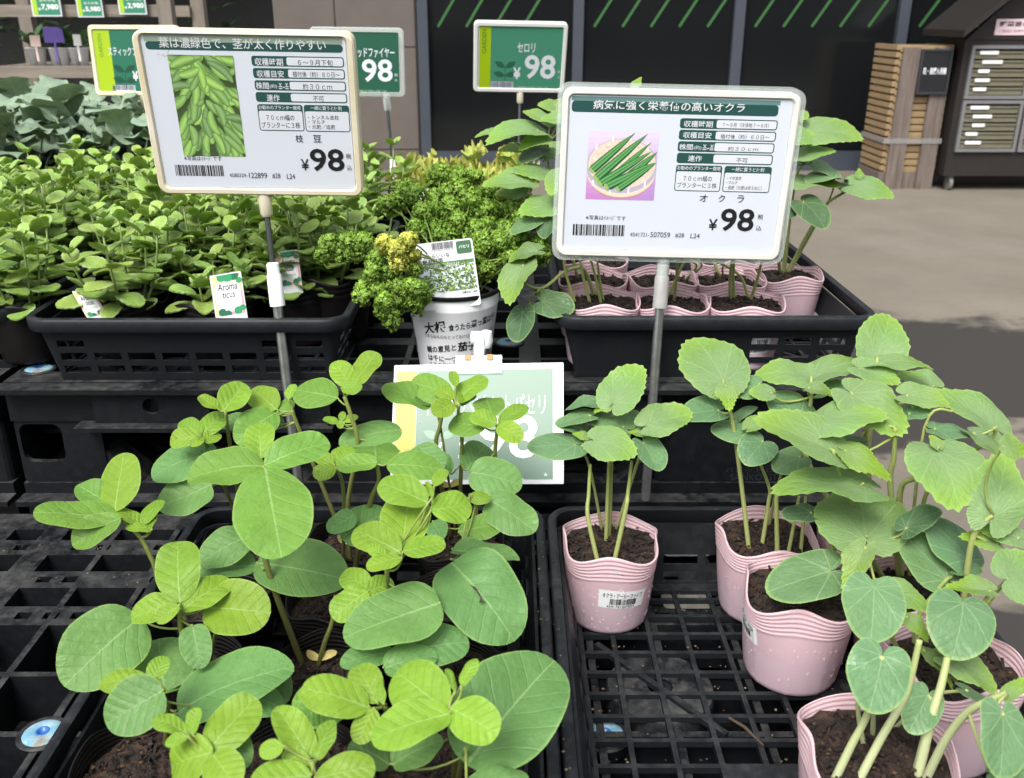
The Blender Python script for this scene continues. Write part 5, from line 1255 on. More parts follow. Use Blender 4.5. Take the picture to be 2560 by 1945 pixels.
for (ri, ci), (lb, txt) in ED.items():
    ctr = (tray_x[ci]+(.006 if (ri, ci) == (2, 1) else 0), tray_y[ri]); z0 = ZL+.009; hh = .082
    root = thing('potted_edamame', lb, 'potted seedling', (ctr[0], ctr[1], z0), 'edamame seedlings in black pots')
    pt = Pot(ctr, z0, .049, .036, hh, ri*7+ci, .03, .02, 6); pt.build(root, 'film'); pt.soil(root, .78, 110)
    if (ri, ci) == (3, 2): pt.label(root, R(-112), .55, .05, .026, [('枝豆', .1, .55, .4, .9), ('ゆかた娘', .58, .55, .98, .9), ('|', .12, .2, .9, .5), ('4580329122899', .15, .02, .9, .16)], 0, 7)
    if (ri, ci) == (2, 2): pt.label(root, R(-40), .6, .045, .026, [('|', .12, .2, .9, .5), ('枝豆', .1, .55, .4, .9)], 0, 5)
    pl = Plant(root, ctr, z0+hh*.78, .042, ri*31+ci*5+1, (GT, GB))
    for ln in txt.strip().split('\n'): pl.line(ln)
    pl.build()
    if (ri, ci) in ((2, 1), (0, 1), (0, 2)):    # spent seed leaves at the foot of the stem
        mb = MB(); rg = random.Random(ri)
        for a in (.4, 2.9):
            B = pl.stems[-1][0][-4].copy(); A = Vector((math.cos(a)*.013, math.sin(a)*.005-.003, .007)); W_ = Vector((0, .0025, .003)); leaf_mesh(mb, B, A, W_, A.cross(W_).normalized(), 'T', rg, 8, 4, S(225, 205, 130), .5, .4, 0)
        obj('seed_leaf', mb, 'foliage', root, True)
    if (ri, ci) == (1, 2):      # torn brown slit in the big leaf
        B, A, W_, n = [l for l in pl.leaves][-1][1]; mb = MB(); pts = [(920, 492), (955, 505), (980, 545), (998, 585), (1022, 605), (1000, 598), (975, 605), (985, 575), (962, 535)]
        mb.add([atP('E', x, y, B+n*.0045+A*.5-A*.5, n) for x, y in pts], [tuple(range(len(pts)))], (.035, .02, .015, 1)); 
        obj('leaf_tear', mb, 'soil', root)

# ---------------------------------------------------------------- okra seedlings in pink pots
OT, OB = (.30, .37, .10, 1), (.36, .40, .15, 1)
OK = [
 ('okra pot standing alone at the left of its tray, white barcode label on the front', (.102, .846), ZL+.009, .052, .040, .092, 1, """
S B 1660 1375 1650 1560 1645 1700 1710 1968 .85 2.6
S B 1775 1360 1765 1600 1757 1840 .86 2.5
S B 1790 1360 1782 1600 1775 1815 .865 2.2
S B 1915 1355 1890 1560 1880 1640 1805 1968 .84 2.6
S B 1570 1280 1650 1375 1650 1560 .85 1.8
S B 2012 1175 1990 1240 1915 1360 .845 1.9
S B 1805 1000 1800 1080 1785 1360 .865 1.6
L B 1805 992 1965 775 275 .865
L B 2018 1135 2280 1055 215 .845
L B 1692 1228 1945 1300 235 .83
C B 1565 1255 1268 1265 165 .85
C B 1605 1160 1450 1110 100 .87
C B 1650 1072 1460 1120 85 .87
C B 1718 998 1496 1032 68 .88
C B 1870 1145 1665 1075 140 .86
C B 1990 1150 1875 1050 115 .875
C B 1990 1248 2090 1415 175 .84
Cd B 1705 1200 1615 1140 90 .88
Y B 1798 1008 1682 1040 68 .865
Y B 1650 1205 1555 1185 60 .85
Y B 1985 1190 1900 1175 55 .845
"""),
 ('okra pot at the back left of the pink group, one big leaf held high', (.266, .858), ZL+.009, .052, .041, .092, 2, """
S C 365 860 380 960 415 1085 450 1300 490 1624 525 1890 .87 2.6
S C 510 1190 640 1500 640 1624 600 1880 .86 2.4
S C 690 1500 690 1624 700 1960 .83 2.7
S C 830 1570 800 1730 760 1935 .85 2.2
S C 870 1570 855 1740 840 1920 .86 2.2
S C 840 1340 720 1440 690 1510 .84 1.8
L C 365 855 195 565 390 .88
Y C 382 895 402 1035 150 .86
C C 590 880 465 950 150 .89
C C 330 1040 100 1070 165 .87
C C 518 1187 285 1140 140 .855
C C 440 1092 568 1012 64 .88
C C 608 1235 500 1365 235 .84
C C 835 1330 675 1410 180 .83
Y C 520 1152 668 1065 105 .85
"""),
 ('okra pot second in the left column with one round leaf over open soil', (.270, .752), ZL+.009, .054, .042, .095, 3, """
S F 1020 405 1030 250 1015 400 .745 2.4
S C 1040 1290 1100 1500 1150 1700 990 1990 .755 2.6
C F 1018 405 630 530 310 .72
L C 1030 1285 600 1090 250 .76
L C 1228 1490 690 1475 195 .745
L C 932 1120 1335 1010 220 .79
"""),
 ('okra pot at the back right of the pink group, crowded with pale leaves', (.374, .862), ZL+.009, .052, .041, .092, 4, """
S C 905 840 900 1000 860 1300 1200 1880 .89 2.8
S C 1310 720 1300 900 1250 1400 1290 1860 .89 2.8
S C 1230 1130 1200 1240 .85 2.6
L C 905 835 560 790 165 .90
L C 905 835 1240 700 165 .90
L C 1310 716 1400 448 350 .90
L C 1300 738 1655 750 112 .89
L C 1200 785 1440 870 150 .88
L C 1660 890 1440 815 125 .90
C C 830 1105 680 915 235 .86
L C 655 935 522 930 105 .87
Yd C 890 905 1062 945 80 .86
C C 950 930 1130 880 90 .89
Cd C 1062 1262 1250 1215 105 .83
"""),
 ('okra pot second in the right column, its widest leaf shading the pots below', (.378, .756), ZL+.009, .052, .041, .092, 5, """
S C 1240 1820 1250 1900 1270 1990 .74 3
S C 1420 1150 1410 1350 1390 1500 1400 1960 .78 3.2
S C 1680 1270 1560 1450 1450 1550 1400 1900 .75 3.2
S C 1780 1050 1600 1150 1430 1330 .79 1.8
S C 2030 1150 1990 1240 1640 1490 1480 1550 .77 2.4
L C 1150 930 1500 1165 300 .82
L C 1490 945 1750 1000 150 .81
L C 2045 1140 1660 890 185 .80
L C 1245 1815 1180 1480 590 .73
L C 1680 1275 1830 1605 480 .74
Yb C 1110 1290 1392 1445 165 .76
C C 1500 1060 1650 1045 95 .80
C C 1668 1155 1890 1190 95 .78
Ld C 1900 1180 2090 1335 95 .77
Cd F 900 45 722 60 115 .76
Cd F 1490 140 1700 20 165 .72
Y C 1690 1270 1640 1190 80 .74
"""),
 ('okra pot third in the right column, thick with grey-green seed leaves', (.372, .648), ZL+.009, .053, .041, .093, 6, """
S F 1735 460 1650 560 1560 700 1500 840 .68 2.6
S F 1290 520 1350 700 1360 900 .62 2.4
S F 1840 620 1840 800 1800 1000 1780 1080 .60 3
S F 2110 460 2020 560 1940 700 1840 1000 .65 2.6
S C 2020 1690 1950 1750 1880 1900 1900 2100 .68 3
L C 2018 1690 2130 1312 400 .68
Y C 2085 1262 2230 1300 160 .67
C F 1738 455 1475 175 285 .69
C F 1872 332 1625 75 225 .70
C F 1790 400 1960 400 100 .69
Y F 2055 235 1832 185 130 .68
L F 2185 200 1940 130 140 .68
L F 2112 455 2335 400 400 .63
Y F 2005 525 1740 500 125 .62
C F 1290 508 1275 845 405 .62
L F 1325 505 1645 600 175 .65
C F 1842 600 1790 930 445 .60
Y F 1232 255 1108 512 195 .70
Y F 1500 690 1625 820 115 .61
Lb F 1755 935 2065 1110 190 .59
Y F 1595 890 1795 1095 85 .60
"""),
 ('nearest okra pot at the bottom right with pale thick stems', (.268, .545), ZL+.009, .056, .043, .096, 7, """
S F 1340 930 1255 1270 1150 1480 1040 1690 .53 3.4
S F 1570 830 1520 1050 1470 1200 1330 1440 1190 1690 .55 3.4
S F 1740 940 1700 1120 1640 1320 1560 1660 .56 4
S F 2105 1160 1960 1220 1850 1290 1720 1460 1600 1690 .50 3.4
S F 1190 1150 1195 1300 1235 1470 .56 2.2
S F 1290 1180 1285 1300 1285 1410 .56 2.2
S F 1850 1145 1650 1180 1470 1240 .55 1.8
S F 1620 1180 1600 1400 1540 1650 .56 2.6
C F 1342 930 1265 1270 410 .53
C F 1622 1170 1510 1395 265 .55
C F 2085 1290 2085 1690 300 .47
Y F 2100 1180 2230 1055 125 .50
Cd F 1860 1140 2095 1290 64 .54
C F 2030 1640 2250 1640 120 .46
"""),
 # upper right tray
 ('okra pot at the front left corner of the upper tray, a stem arching out', (.118, 1.195), ZU+.009, .054, .042, .088, 8, """
S B 1490 90 1520 240 1575 385 1.20 2.6
S B 1590 90 1620 240 1665 390 1.21 2.6
S B 1660 110 1700 260 1730 390 1.20 2.4
S B 1700 110 1720 260 1745 385 1.21 2.4
S B 1255 240 1270 275 1350 297 1420 260 1500 195 1620 180 1680 340 1.16 2.8
L B 1245 150 1150 352 185 1.16
Ld B 1330 60 1160 110 90 1.17
Cd B 1370 378 1562 425 175 1.155
Cd B 1245 442 1212 630 165 1.15
S B 1345 305 1290 380 1245 444 1.155 1.4
S B 1350 300 1360 360 1372 380 1.155 1.4
L 2 1485 1240 1222 1290 150 1.22
L 2 1275 1115 1010 1125 122 1.24
C 2 1340 1332 1165 1425 85 1.21
Cd 2 1432 1315 1370 1452 130 1.20
L 2 1445 1075 1170 1010 90 1.27
Ld 2 1260 1180 1085 1180 100 1.26
L 2 1500 1060 1420 1180 150 1.22
"""),
 ('okra pot at the front middle of the upper tray under the okra sign', (.212, 1.195), ZU+.009, .053, .041, .086, 9, """
S C 85 100 75 240 62 370 1.20 2.6
S C 240 100 200 0 -60 300 1.22 2.2
"""),
 ('okra pot at the front right of the upper tray with two crossing stems', (.305, 1.195), ZU+.009, .056, .043, .086, 10, """
S C 420 110 405 240 392 350 1.20 2.6
S C 432 110 425 240 418 345 1.21 2.4
S C 280 112 400 170 480 240 545 350 1.22 2.4
S C 600 130 570 250 545 350 1.20 2.6
"""),
 ('okra pot in the second row left of the upper tray', (.115, 1.305), ZU+.009, .053, .041, .088, 11, """
S 2 1400 860 1420 1100 1450 1640 1.31 2.8
L 2 1335 795 1040 830 110 1.30
L 2 1150 820 965 815 55 1.31
L 2 1400 850 1235 885 95 1.29
L 2 1420 740 1250 680 75 1.32
L 2 1500 730 1360 720 85 1.30
Cd 2 1362 908 1220 985 85 1.30
Y 2 1240 900 1100 910 70 1.33
Y 2 1450 640 1480 590 40 1.32
L 2 1380 960 1460 900 90 1.31
"""),
 ('okra pot in the second row centre of the upper tray, behind the sign', (.212, 1.305), ZU+.009, .053, .041, .088, 12, """
S C 120 110 200 160 265 215 1.30 2.2
S C 180 110 230 160 268 215 1.30 2
"""),
 ('okra pot in the second row right of the upper tray, behind the sign', (.308, 1.305), ZU+.009, .053, .041, .088, 13, """
S C 370 118 350 190 1.30 2
Y 2 1930 540 1965 465 60 1.35
S 2 1940 560 1940 900 1.35 2.4
"""),
 ('okra pot at the right end of the upper tray with leaves spreading past the sign', (.394, 1.325), ZU+.009, .054, .042, .090, 14, """
S 3 1160 1150 1010 1240 985 1295 910 1390 765 1625 1.32 3
S 3 750 1330 740 1500 735 1655 1.33 2.8
S 3 905 1000 810 1095 770 1300 1.34 2.2
S 3 690 1500 705 1650 1.31 2.6
S 3 1040 1110 1010 1235 985 1295 1.33 1.6
L 3 895 800 1218 800 180 1.34
L 3 780 830 945 860 120 1.33
L 3 795 965 1045 915 95 1.33
C 3 912 985 1092 1085 75 1.35
C 3 1058 1072 880 1090 60 1.33
L 3 775 1122 1080 1128 85 1.32
L 3 1165 1130 1412 1180 155 1.31
Cd 3 1110 1150 1275 1205 60 1.32
Cd 3 860 1235 1000 1385 175 1.30
Cd 3 720 1230 790 1330 110 1.31
Y 3 1200 1090 1200 1035 60 1.32
L 3 820 700 885 720 80 1.36
"""),
 ('okra pot at the back left of the upper tray, behind the sign', (.13, 1.42), ZU+.009, .053, .041, .088, 15, """
S 2 1480 700 1490 1000 1.42 2.6
L 2 1510 680 1340 640 80 1.42
L 2 1500 900 1380 940 90 1.42
"""),
 ('okra pot at the back right of the upper tray, behind the sign', (.33, 1.43), ZU+.009, .053, .041, .088, 16, """
S 3 700 750 690 1000 1.43 2.6
L 3 760 800 880 760 90 1.43
"""),
]
for i, (lb, ctr, z0, rt, rb, hh, seed, txt) in enumerate(OK):
    root = thing('potted_okra', lb, 'potted seedling', (ctr[0], ctr[1], z0), 'okra seedlings in pink pots')
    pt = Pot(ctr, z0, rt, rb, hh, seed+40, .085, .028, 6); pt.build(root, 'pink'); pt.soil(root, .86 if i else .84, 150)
    if i in (0, 2, 1, 6): pt.drops(root, 85 if i == 0 else 60)
    if i == 0: pt.label(root, R(-79), .50, .049, .0215, [('オクラ・アーリーファイブ', .08, .60, .92, .88), ('|', .24, .22, .80, .56), ('4541721507059', .18, .06, .78, .18)], -.06, 9)
    if i == 2: pt.label(root, R(-172), .62, .045, .022, [('オクラ', .08, .60, .92, .88), ('|', .24, .22, .80, .56)], 0, 9)
    if i == 9: pt.label(root, R(-85), .42, .05, .022, [('4541721507059', .1, .1, .9, .3), ('|', .1, .35, .9, .9)], 0, 9)
    pl = Plant(root, ctr, z0+hh*.84, rt*.95, seed*13, (OT, OB) if i != 6 else ((.38, .45, .16, 1), (.50, .55, .32, 1)))
    for ln in txt.strip().split('\n'): pl.line(ln)
    pl.build()
M['curly'] = vcol('curly_foliage', .5, .2, .4)
# ---------------------------------------------------------------- round-leaved herb, dense in black pots
def herb_proto(label, loc, seed, stems=5, spread=.05, h=(.055, .125)):
    root = thing('potted_herb', label, 'potted herb', (0, 0, 0), 'round-leaved herbs in black pots'); rg = random.Random(seed)
    pt = Pot((0, 0), 0, .052, .040, .085, seed, .02, .012, 3); pt.build(root, 'film', 40); pt.soil(root, .8, 20)
    st, lf = MB(), MB()
    for k in range(stems):
        a = 2*math.pi*k/stems+rg.uniform(-.5, .5); hh = rg.uniform(*h); r1 = rg.uniform(.2, 1)*spread
        p0 = Vector((math.cos(a)*.018, math.sin(a)*.018, .066)); p2 = p0+Vector((math.cos(a)*r1, math.sin(a)*r1, hh)); p1 = (p0+p2)/2+Vector((math.cos(a)*r1*.35, math.sin(a)*r1*.35, -.1*hh))
        cv = lambda t: p0*(1-t)**2+p1*2*t*(1-t)+p2*t*t
        st.tube([cv(t/6) for t in range(7)], [.0023-.00025*t/1.5 for t in range(7)], 6, (.15, .22, .06, 1), (.24, .32, .10, 1))
        n = rg.choice((5, 6, 6)); rot = rg.uniform(0, 1.5)
        for i in range(n):
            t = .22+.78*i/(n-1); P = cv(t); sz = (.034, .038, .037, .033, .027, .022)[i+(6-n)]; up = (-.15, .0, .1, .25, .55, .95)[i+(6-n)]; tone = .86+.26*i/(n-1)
            for sgn in (0, 1):
                th = rot+i*math.pi/2+math.pi*sgn+rg.uniform(-.25, .25); A = Vector((math.cos(th), math.sin(th), up+rg.uniform(-.22, .22))).normalized()*sz*rg.uniform(.82, 1.15); W_ = Vector((-math.sin(th), math.cos(th), rg.uniform(-.25, .25))).normalized()*A.length*.45
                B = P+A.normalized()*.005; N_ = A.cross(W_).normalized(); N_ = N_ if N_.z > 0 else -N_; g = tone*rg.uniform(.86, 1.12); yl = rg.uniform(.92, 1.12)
                for lay in (0, 1):    # upper face and the thick fleshy underside
                    st_ = rg.getstate() if lay == 0 else rg.setstate(st_) or st_
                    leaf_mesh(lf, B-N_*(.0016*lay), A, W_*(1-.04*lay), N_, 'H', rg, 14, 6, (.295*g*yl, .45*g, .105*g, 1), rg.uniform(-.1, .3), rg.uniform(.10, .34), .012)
        for sgn in range(4):
            th = rot+sgn*math.pi/2+.4; A = Vector((math.cos(th), math.sin(th), 1.2)).normalized()*.012; W_ = Vector((-math.sin(th), math.cos(th), 0))*.0055; leaf_mesh(lf, cv(1), A, W_, -A.cross(W_).normalized(), 'H', rg, 8, 4, (.30, .43, .14, 1), .1, .3, .01)
    obj('stem', st, 'stem', root, True); obj('foliage', lf, 'herb', root, True); root.location = loc; return root
rg = random.Random(21)
front = [((-.512, 1.205), 'front herb pot at the left corner of the middle tray, tag leaning in it', 2), ((-.395, 1.203), 'front herb pot in the middle of its tray edge with a short sprig', 5), ((-.300, 1.285), 'front herb pot at the right of its tray behind the steel pole', 3)]
protos = [herb_proto('x', (0, 0, -5), 100+k, 5+k % 2) for k in range(5)]
small = herb_proto('x', (0, 0, -5), 140, 3, .025, (.045, .075))
for (xy, lb, k) in front: dup(small if k == 5 else protos[k % 5], (xy[0], xy[1], ZU+.009), rg.uniform(0, 6), lb, 'round-leaved herbs in black pots')
y = 1.215; row = 0
while y < 1.98:
    x = -1.02-.25*(y-1.2)/.7 + (row % 2)*.05
    while x < -.235:
        if not (y < 1.29 and -.6 < x) and not (-.645 < x < -.61 and y < 1.6):
            dup(rg.choice(protos), (x+rg.uniform(-.008, .008), y+rg.uniform(-.008, .008), ZU+.009), rg.uniform(0, 6.28), 'low fuzzy round-leaved herb crowded in the carpet behind the front pots', 'round-leaved herbs in black pots', rg.uniform(.92, 1.1))
        x += .095
    y += .096; row += 1
for p in protos+[small]:
    for c in list(p.children): bpy.data.objects.remove(c)
    bpy.data.objects.remove(p)
def herb_tag(lb, r, quad, Y, lean=.25):
    """quad: TL, TR, BR, BL pixels"""
    n = Vector((0, -1, lean)).normalized(); p0 = atY(r, *quad[3], Y); q = [atP(r, *c, p0, n) for c in quad]; root = thing('plant_tag', lb, 'plant tag', p0, 'white illustrated plant tags')
    X, Yv = q[1]-q[0], q[0]-q[3]; f = lambda p: q[3]+X*p[0]+Yv*p[1]+n*p[2]; mb = MB(); prism(mb, rrect(0, -.25, 1, 1, .04, 3), -.0006, 0, fn=f); card = obj('card', mb, 'paperw', root)
    mb = MB(); rect(mb, .04, .02, .96, .97, .0002, S(232, 190, 150), f); poly(mb, [(.5, .02), (.96, .02), (.96, .6)], .0003, S(228, 150, 160), f); rect(mb, .10, .10, .90, .80, .0004, (.8, .82, .82, 1), f, .2)
    g2 = random.Random(len(lb))
    for cx, cy, r_ in ((.35, .92, .14), (.55, .9, .15), (.75, .93, .16), (.9, .8, .1), (.25, .1, .13), (.42, .05, .12), (.75, .1, .13), (.9, .15, .1)):
        poly(mb, [(cx+r_*(1+.1*math.cos(7*t))*math.cos(t), min(.97, max(.02, cy+r_*.7*math.sin(t)))) for t in [2*math.pi*i/20 for i in range(20)]], .0005+g2.random()*.0001, g2.choice((S(30, 120, 80), S(40, 140, 90), S(25, 100, 70))), f)
    put_text(mb, 'Aroma', .2, .60, .82, .78, .0007, (.03, .03, .035, 1), lambda p: f((p[0]+.12*(p[1]-.6), p[1], p[2])), .008); put_text(mb, 'ticus', .32, .42, .72, .58, .0007, (.03, .03, .035, 1), lambda p: f((p[0]+.12*(p[1]-.5), p[1], p[2])), .008)
    put_text(mb, 'アロマティカス', .2, .27, .8, .34, .0007, (.1, .1, .1, 1), f); obj('lettering', mb, 'print', card)
herb_tag('white Aroma ticus tag standing upright in the small front herb pot', 'A', ((1285, 220), (1478, 188), (1507, 425), (1325, 478)), 1.145)
herb_tag('white Aroma ticus tag leaning left in the corner herb pot', 'A', ((440, 315), (560, 290), (683, 492), (535, 478)), 1.15)
herb_tag('white Aroma ticus tag right behind the steel pole', 'A', ((1690, 75), (1826, 55), (1872, 295), (1720, 290)), 1.235)
herb_tag('white Aroma ticus tag deep among the herb leaves under the soybean sign', '1', ((1895, 1330), (2035, 1310), (2055, 1500), (1915, 1545)), 1.42)
herb_tag('white Aroma ticus tag half hidden at the left edge of the herbs', 'A', ((15, 225), (165, 200), (175, 295), (75, 320)), 1.30)

# ---------------------------------------------------------------- parsley in the white lettered pot
root = thing('potted_parsley', 'curly parsley in a white pot printed with Japanese proverbs', 'potted herb', (-.077, 1.192, ZU+.002))
pt = Pot((-.077, 1.192), ZU+.002, .060, .047, .112, 5, 0, .004, 0); mb = MB()
prof = [(.040, 0), (.0465, .001), (.047, .004), (.0585, .090), (.0592, .091), (.0592, .093), (.0604, .107)]; P0 = (-.077, 1.192, ZU+.002)
mb.lathe(prof, 64, P0, close=True); obj('pot', mb, 'white_pl', root, True, 40)
mb = MB(); mb.lathe([(.0600, .1065), (.0622, .107), (.0624, .1115), (.0612, .1125), (.0585, .1120), (.0575, .100)], 64, P0); obj('rim', mb, 'black', root, True, 40)
mb = MB(); soil_mesh(mb, P0, .0578, P0[2]+.096, random.Random(3), 60); obj('soil', mb, 'soil', root)
mb = MB(); c0 = Vector(P0)
def onpot(r, x, y):    # pixel -> (angle, z) on the pot wall
    d = ray(r, x, y); best = None
    for k in range(400):
        p = EYE+d*(1.0+k*.0012); v = Vector((p.x-c0.x, p.y-c0.y)); z = p.z-c0.z; R_ = .047+(.0585-.047)*z/.09
        e = v.length-R_
        if e <= 0: return math.atan2(v.y, v.x), z
        if best is None or e < best[0]: best = (e, math.atan2(v.y, v.x), z)
    return best[1:]
def pot_text(t, r, a, b, hgt, bold=0):   # a, b: pixels of the text's left and right end at mid height
    (ta, za), (tb, zb) = onpot(r, *a), onpot(r, *b)
    def f(p):
        an = ta+(tb-ta)*p[0]; z = za+(zb-za)*p[0]+(p[1]-.5)*hgt; rr = .047+(.0585-.047)*z/.09+.0004; return c0+Vector((rr*math.cos(an), rr*math.sin(an), z))
    put_text(mb, t, 0, 0, 1, 1, 0, (.012, .012, .015, 1), f, bold)
pot_text('大根', 'B', (645, 540), (775, 525), .0155, .03); pot_text('食うたら', 'B', (790, 538), (920, 520), .0095, .02); pot_text('菜っ葉は千', 'B', (925, 515), (1066, 460), .0105, .02)
pot_text('つまらぬものもとっておけば役立つというたとえ', 'B', (645, 580), (1056, 535), .0055, 0); pot_text('親の意見と', 'B', (660, 668), (835, 655), .0095, .015); pot_text('茄子の', 'B', (845, 655), (1000, 625), .0135, .03)
pot_text('は千に一つもあだはない', 'B', (668, 715), (1030, 680), .0085, .015); pot_text('ナスの花はすべて実になる', 'B', (675, 750), (1000, 725), .005, 0); [pot_text(ch, 'B', (540+k*9, 492+k*46), (572+k*8, 490+k*46), .012, .02) for k, ch in enumerate('青菜は男に')]; obj('lettering', mb, 'print', root)
STEMC = (.17, .27, .05, 1)
lf, st = MB(), MB(); rg = random.Random(77)
def curl(c, r, tone, n=80):
    for k in range(n):
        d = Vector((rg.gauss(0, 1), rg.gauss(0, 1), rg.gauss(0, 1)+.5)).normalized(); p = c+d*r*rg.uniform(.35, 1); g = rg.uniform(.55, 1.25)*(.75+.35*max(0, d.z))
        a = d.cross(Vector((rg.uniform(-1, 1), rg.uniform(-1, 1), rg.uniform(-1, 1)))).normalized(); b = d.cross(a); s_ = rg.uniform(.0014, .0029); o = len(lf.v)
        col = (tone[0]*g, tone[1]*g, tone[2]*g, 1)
        for i in range(4):
            for j in range(3):
                u, v = i/3-.5, j/2-.5; lf.vert(p+a*u*s_*2+b*v*s_*1.7+d*(s_*.9*math.sin(u*9+k)*(abs(v)*2+.3)-abs(v)*s_*.9), (u, v), col)
        for i in range(3):
            for j in range(2): lf.f.append((o+i*3+j, o+(i+1)*3+j, o+(i+1)*3+j+1, o+i*3+j+1))
G1, G2, YE = (.32, .52, .075), (.25, .44, .06), (.78, .82, .17)
spots = []
for (r, y, x0, x1, Y, n) in (('2', 1085, 690, 1010, 1.33, 5), ('2', 1130, 700, 900, 1.32, 3), ('2', 1190, 490, 1060, 1.30, 7), ('2', 1245, 650, 1080, 1.28, 6), ('2', 1250, 400, 560, 1.32, 3), ('2', 1300, 590, 1230, 1.27, 8), ('2', 1350, 570, 1270, 1.26, 9), ('2', 1400, 560, 1290, 1.25, 9), ('2', 1450, 600, 1300, 1.24, 8), ('2', 1500, 900, 1400, 1.23, 6), ('2', 1550, 930, 1400, 1.22, 6), ('2', 1600, 950, 1360, 1.21, 5), ('2', 1650, 980, 1150, 1.20, 2)):
    for k in range(n): spots.append((r, x0+(x1-x0)*(k+.5)/n+rg.uniform(-30, 30), y+rg.uniform(-22, 22), Y+rg.uniform(-.03, .03), rg.uniform(.012, .020), G1 if rg.random() < .7 else G2))
for r, x, y, c in (('2', 60, 1500, G1), ('2', 170, 1490, G1), ('2', 240, 1550, G1), ('2', 30, 1570, G2), ('2', 150, 1560, G1), ('2', 270, 1490, G1)): spots.append((r, x, y, 1.17, .015, c))
for x, y, c in ((400, 30, YE), (470, 60, YE), (540, 10, YE), (350, 120, G1), (480, 140, YE), (560, 100, YE), (570, 180, G1), (420, 200, G2), (330, 230, G1), (270, 300, G1), (260, 350, G1), (350, 310, G1), (430, 280, G1), (500, 290, G1), (400, 380, G1), (430, 440, G1), (440, 500, G1), (390, 430, G2), (480, 380, G1), (560, 290, G1), (610, 310, G2), (560, 370, G1), (590, 410, G1), (620, 350, G1), (330, 180, G1)): spots.append(('B', x, y, 1.11+rg.uniform(-.01, .012), .0135, c))
for (r, x, y, Y, rad, c) in spots:
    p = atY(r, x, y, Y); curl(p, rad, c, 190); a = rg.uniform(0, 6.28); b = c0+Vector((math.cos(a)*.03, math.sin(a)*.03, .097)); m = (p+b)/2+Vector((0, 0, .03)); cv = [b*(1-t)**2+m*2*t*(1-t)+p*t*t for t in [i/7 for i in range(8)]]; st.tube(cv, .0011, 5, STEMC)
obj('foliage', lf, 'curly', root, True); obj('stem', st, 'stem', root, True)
q = [(250, 352), (1240, 232), (1398, 1195), (400, 1385)]; n = Vector((0, -1, .35)).normalized(); p0 = atY('T', 900, 1300, 1.140); qq = [atP('T', *c, p0, n) for c in q]
root = thing('parsley_tag', 'white parsley tag with barcode and photo standing in the white pot', 'plant tag', p0); X, Yv = qq[1]-qq[0], qq[0]-qq[3]; f = lambda p: qq[3]+X*p[0]+Yv*p[1]+n*p[2]
mb = MB(); prism(mb, rrect(0, -.12, 1, 1, .05, 4), -.0007, 0, fn=f); cd = obj('card', mb, 'paperw', root); mb = MB()
rect(mb, .02, .16, .98, .66, .0003, S(196, 205, 220), f); rect(mb, .02, .60, .98, .66, .00035, S(60, 110, 50), f); g2 = random.Random(6)
for k in range(700):
    u, v = g2.uniform(.03, .97), .17+.46*(g2.random()**1.3); s_ = g2.uniform(.008, .028); gg = g2.uniform(.5, 1.3); poly(mb, [(min(.98, max(.02, u+s_*math.cos(t)*g2.uniform(.6, 1.2))), min(.66, max(.16, v+s_*math.sin(t)*g2.uniform(.6, 1.2)))) for t in (0, .9, 1.8, 2.7, 3.6, 4.5, 5.4)], .0004+k*1e-7, S(min(255, 105*gg), min(255, 135*gg), 60*gg), f)
for k in range(90):
    u, v = g2.uniform(.03, .9), g2.uniform(.18, .45); rect(mb, u, v, u+.03, v+.02, .00046+k*1e-7, S(35, 55, 35), f)
rect(mb, .71, .76, .97, .97, .0004, S(30, 85, 45), f, .03); put_text(mb, 'パセリ', .75, .845, .93, .90, .0008, WHT, f, .02); barcode(mb, .29, .875, .66, .985, .0006, INK, f, 12); put_text(mb, '4 523947 099318', .27, .845, .66, .87, .0006, S(90, 90, 90), f)
put_text(mb, 'あったらいいな', .02, .735, .58, .805, .0008, INK, f, .008); put_text(mb, '新鮮お野菜', .0, .655, .45, .725, .0008, INK, f, .012); put_text(mb, 'パラマウントパセリ', .04, .565, .73, .64, .0007, (.8, .82, .84, 1), f, .05); put_text(mb, 'パラマウントパセリ', .04, .565, .73, .64, .0009, INK, f, .012); put_text(mb, '収穫目安：随時', .70, .10, .97, .135, .0008, INK, f, .01); obj('lettering', mb, 'print', cd)
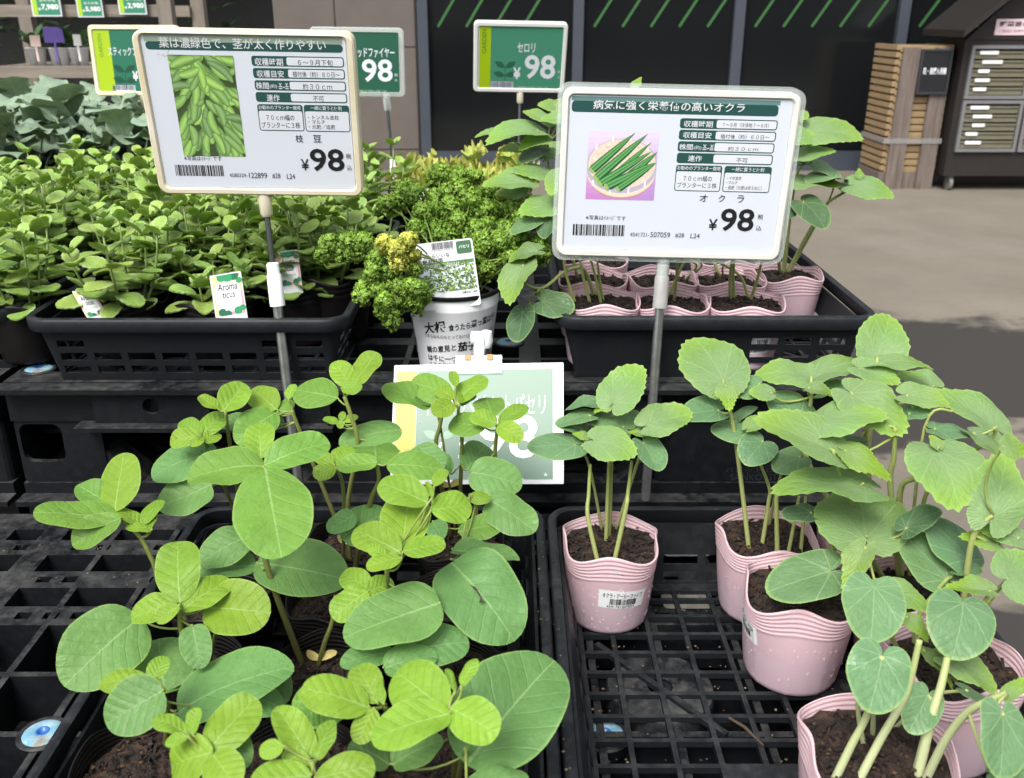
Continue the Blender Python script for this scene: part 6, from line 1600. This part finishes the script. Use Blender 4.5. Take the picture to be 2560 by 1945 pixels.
# ---------------------------------------------------------------- lettuce, white tag, brassicas
for i, (x, y, lb) in enumerate(((-.20, 2.02, 'yellow-green frilly lettuce just right of the soybean sign'), (-.09, 2.05, 'middle yellow-green frilly lettuce behind the parsley'), (.0, 2.06, 'right-hand frilly lettuce with reddish edges behind the parsley'), (-.15, 1.90, 'frilly lettuce nearest the parsley, left side'), (-.05, 1.88, 'frilly lettuce nearest the parsley, right side'))):
    root = thing('lettuce_seedling', lb, 'lettuce', (x, y, ZU+.009), 'frilly lettuces behind the parsley'); rg = random.Random(i+60); pt = Pot((x, y), ZU+.009, .045, .035, .07, i, .02, .01, 3); pt.build(root, 'film', 32); mb = MB()
    for k in range(30):
        th = k*2.4+rg.uniform(-.3, .3); el = rg.uniform(.25, 1.35); A = Vector((math.cos(th)*math.cos(el), math.sin(th)*math.cos(el), math.sin(el))); W_ = Vector((-math.sin(th), math.cos(th), 0)); N_ = A.cross(W_).normalized(); rb = .042*math.sqrt(k/30); B = Vector((x+rb*math.cos(th), y+rb*math.sin(th), ZU+.095+rg.uniform(.0, .07)*(1-k/34))); g = rg.uniform(.85, 1.15); o = len(mb.v); L = rg.uniform(.026, .046); ns, nr = 48, 7; p1, p2 = rg.uniform(0, 6), rg.uniform(0, 6)
        for a in range(nr+1):
            q = a/nr
            for b in range(ns+1):
                t = -1.35+2.7*b/ns; e = q**3; rr = L*q*(1+.06*math.sin(t*9+p1)+.05*math.sin(t*21+p2)*q)*(.75+.25*math.cos(t)); h = e*L*(.16*math.sin(t*13+p1)+.11*math.sin(t*23+p2))+.12*L*q*q; cc = ((.33+.10*e)*g, (.45-.03*e)*g, .09*g, 1)
                mb.vert(B+A*rr*math.cos(t)+W_*rr*math.sin(t)*.85+N_*h, (q, t), cc)
        for a in range(nr):
            for b in range(ns): mb.f.append((o+a*(ns+1)+b, o+(a+1)*(ns+1)+b, o+(a+1)*(ns+1)+b+1, o+a*(ns+1)+b+1))
    obj('foliage', mb, 'foliage', root, True)
p, q = atY('2', 560, 1360, 1.45), atY('2', 706, 1155, 1.45); mb = MB(); X = q.x-p.x; prism(mb, [(p.x, p.z-.05), (p.x+X*.7, p.z-.05), (q.x, q.z), (p.x+X*.25, q.z-.002)], 0, .0008, (.78, .79, .78, 1), fn=lambda v: (v[0], 1.45+v[2], v[1]))
for k in range(9): rect(mb, p.x+X*.25, q.z-.022-.003*k, p.x+X*.7, q.z-.0208-.003*k, 0, (.3, .3, .32, 1), lambda v: (v[0], 1.4494, v[1]))
tag(obj('plant_tag', mb, 'print'), 'blank white plant tag back among the parsley', 'plant tag')
bl = ['at the left edge', 'left of centre', 'under the broccoli sign', 'by the cream sign frame']
k = 0; protos = []
for pi in range(3):
    root = thing('brassica_seedling', 'x', 'brassica seedling', (0, 0, 0), 'grey-green brassica seedlings'); rg = random.Random(pi+300); pt = Pot((0, 0), 0, .05, .04, .08, pi, .02, .01, 3); pt.build(root, 'film', 32); lf, st = MB(), MB()
    for j in range(9):
        th = j*2.4+rg.uniform(-.3, .3); el = rg.uniform(.15, 1.15); b = Vector((0, 0, .07)); e = b+Vector((math.cos(th)*.055, math.sin(th)*.055, .05+.012*j)); A = Vector((math.cos(th)*math.cos(el), math.sin(th)*math.cos(el), math.sin(el)))*rg.uniform(.065, .11); W_ = Vector((-math.sin(th), math.cos(th), rg.uniform(-.2, .2)))*rg.uniform(.03, .045); g = rg.uniform(.8, 1.15)
        st.tube([b, (b+e)/2+Vector((0, 0, .012)), e, e+A*.15], [.003, .0025, .002, .0015], 6, (.2, .28, .17, 1)); N_ = A.cross(W_).normalized(); N_ = N_ if N_.z > 0 else -N_; leaf_mesh(lf, e, A, W_, N_, 'W', rg, 24, 12, (.23*g, .315*g, .235*g, 1), rg.uniform(.1, .5))
    obj('stem', st, 'stem', root, True); obj('foliage', lf, 'wavy', root, True); protos.append(root)
rg = random.Random(8)
for j, yy in enumerate((2.16, 2.28, 2.40, 2.52, 2.64, 2.78)):
    for i in range(7):
        x = -1.42+i*.115+(j % 2)*.05
        if x > -.66: continue
        if j == 0: lb = 'grey-green brassica in the row nearest the herbs, %s' % ('at the left edge', 'second from the left edge', 'third from the left edge', 'fourth from the left edge', 'fifth from the left edge', 'sixth from the left edge', 'by the cream sign frame')[i]
        else: lb = 'grey-green wavy-leaved brassica massed behind the nearest brassica row'
        dup(protos[rg.randrange(3)], (x, yy, ZU+.002), rg.uniform(0, 6), lb, 'grey-green brassica seedlings', rg.uniform(.9, 1.15))
for p in protos:
    for c in list(p.children): bpy.data.objects.remove(c)
    bpy.data.objects.remove(p)
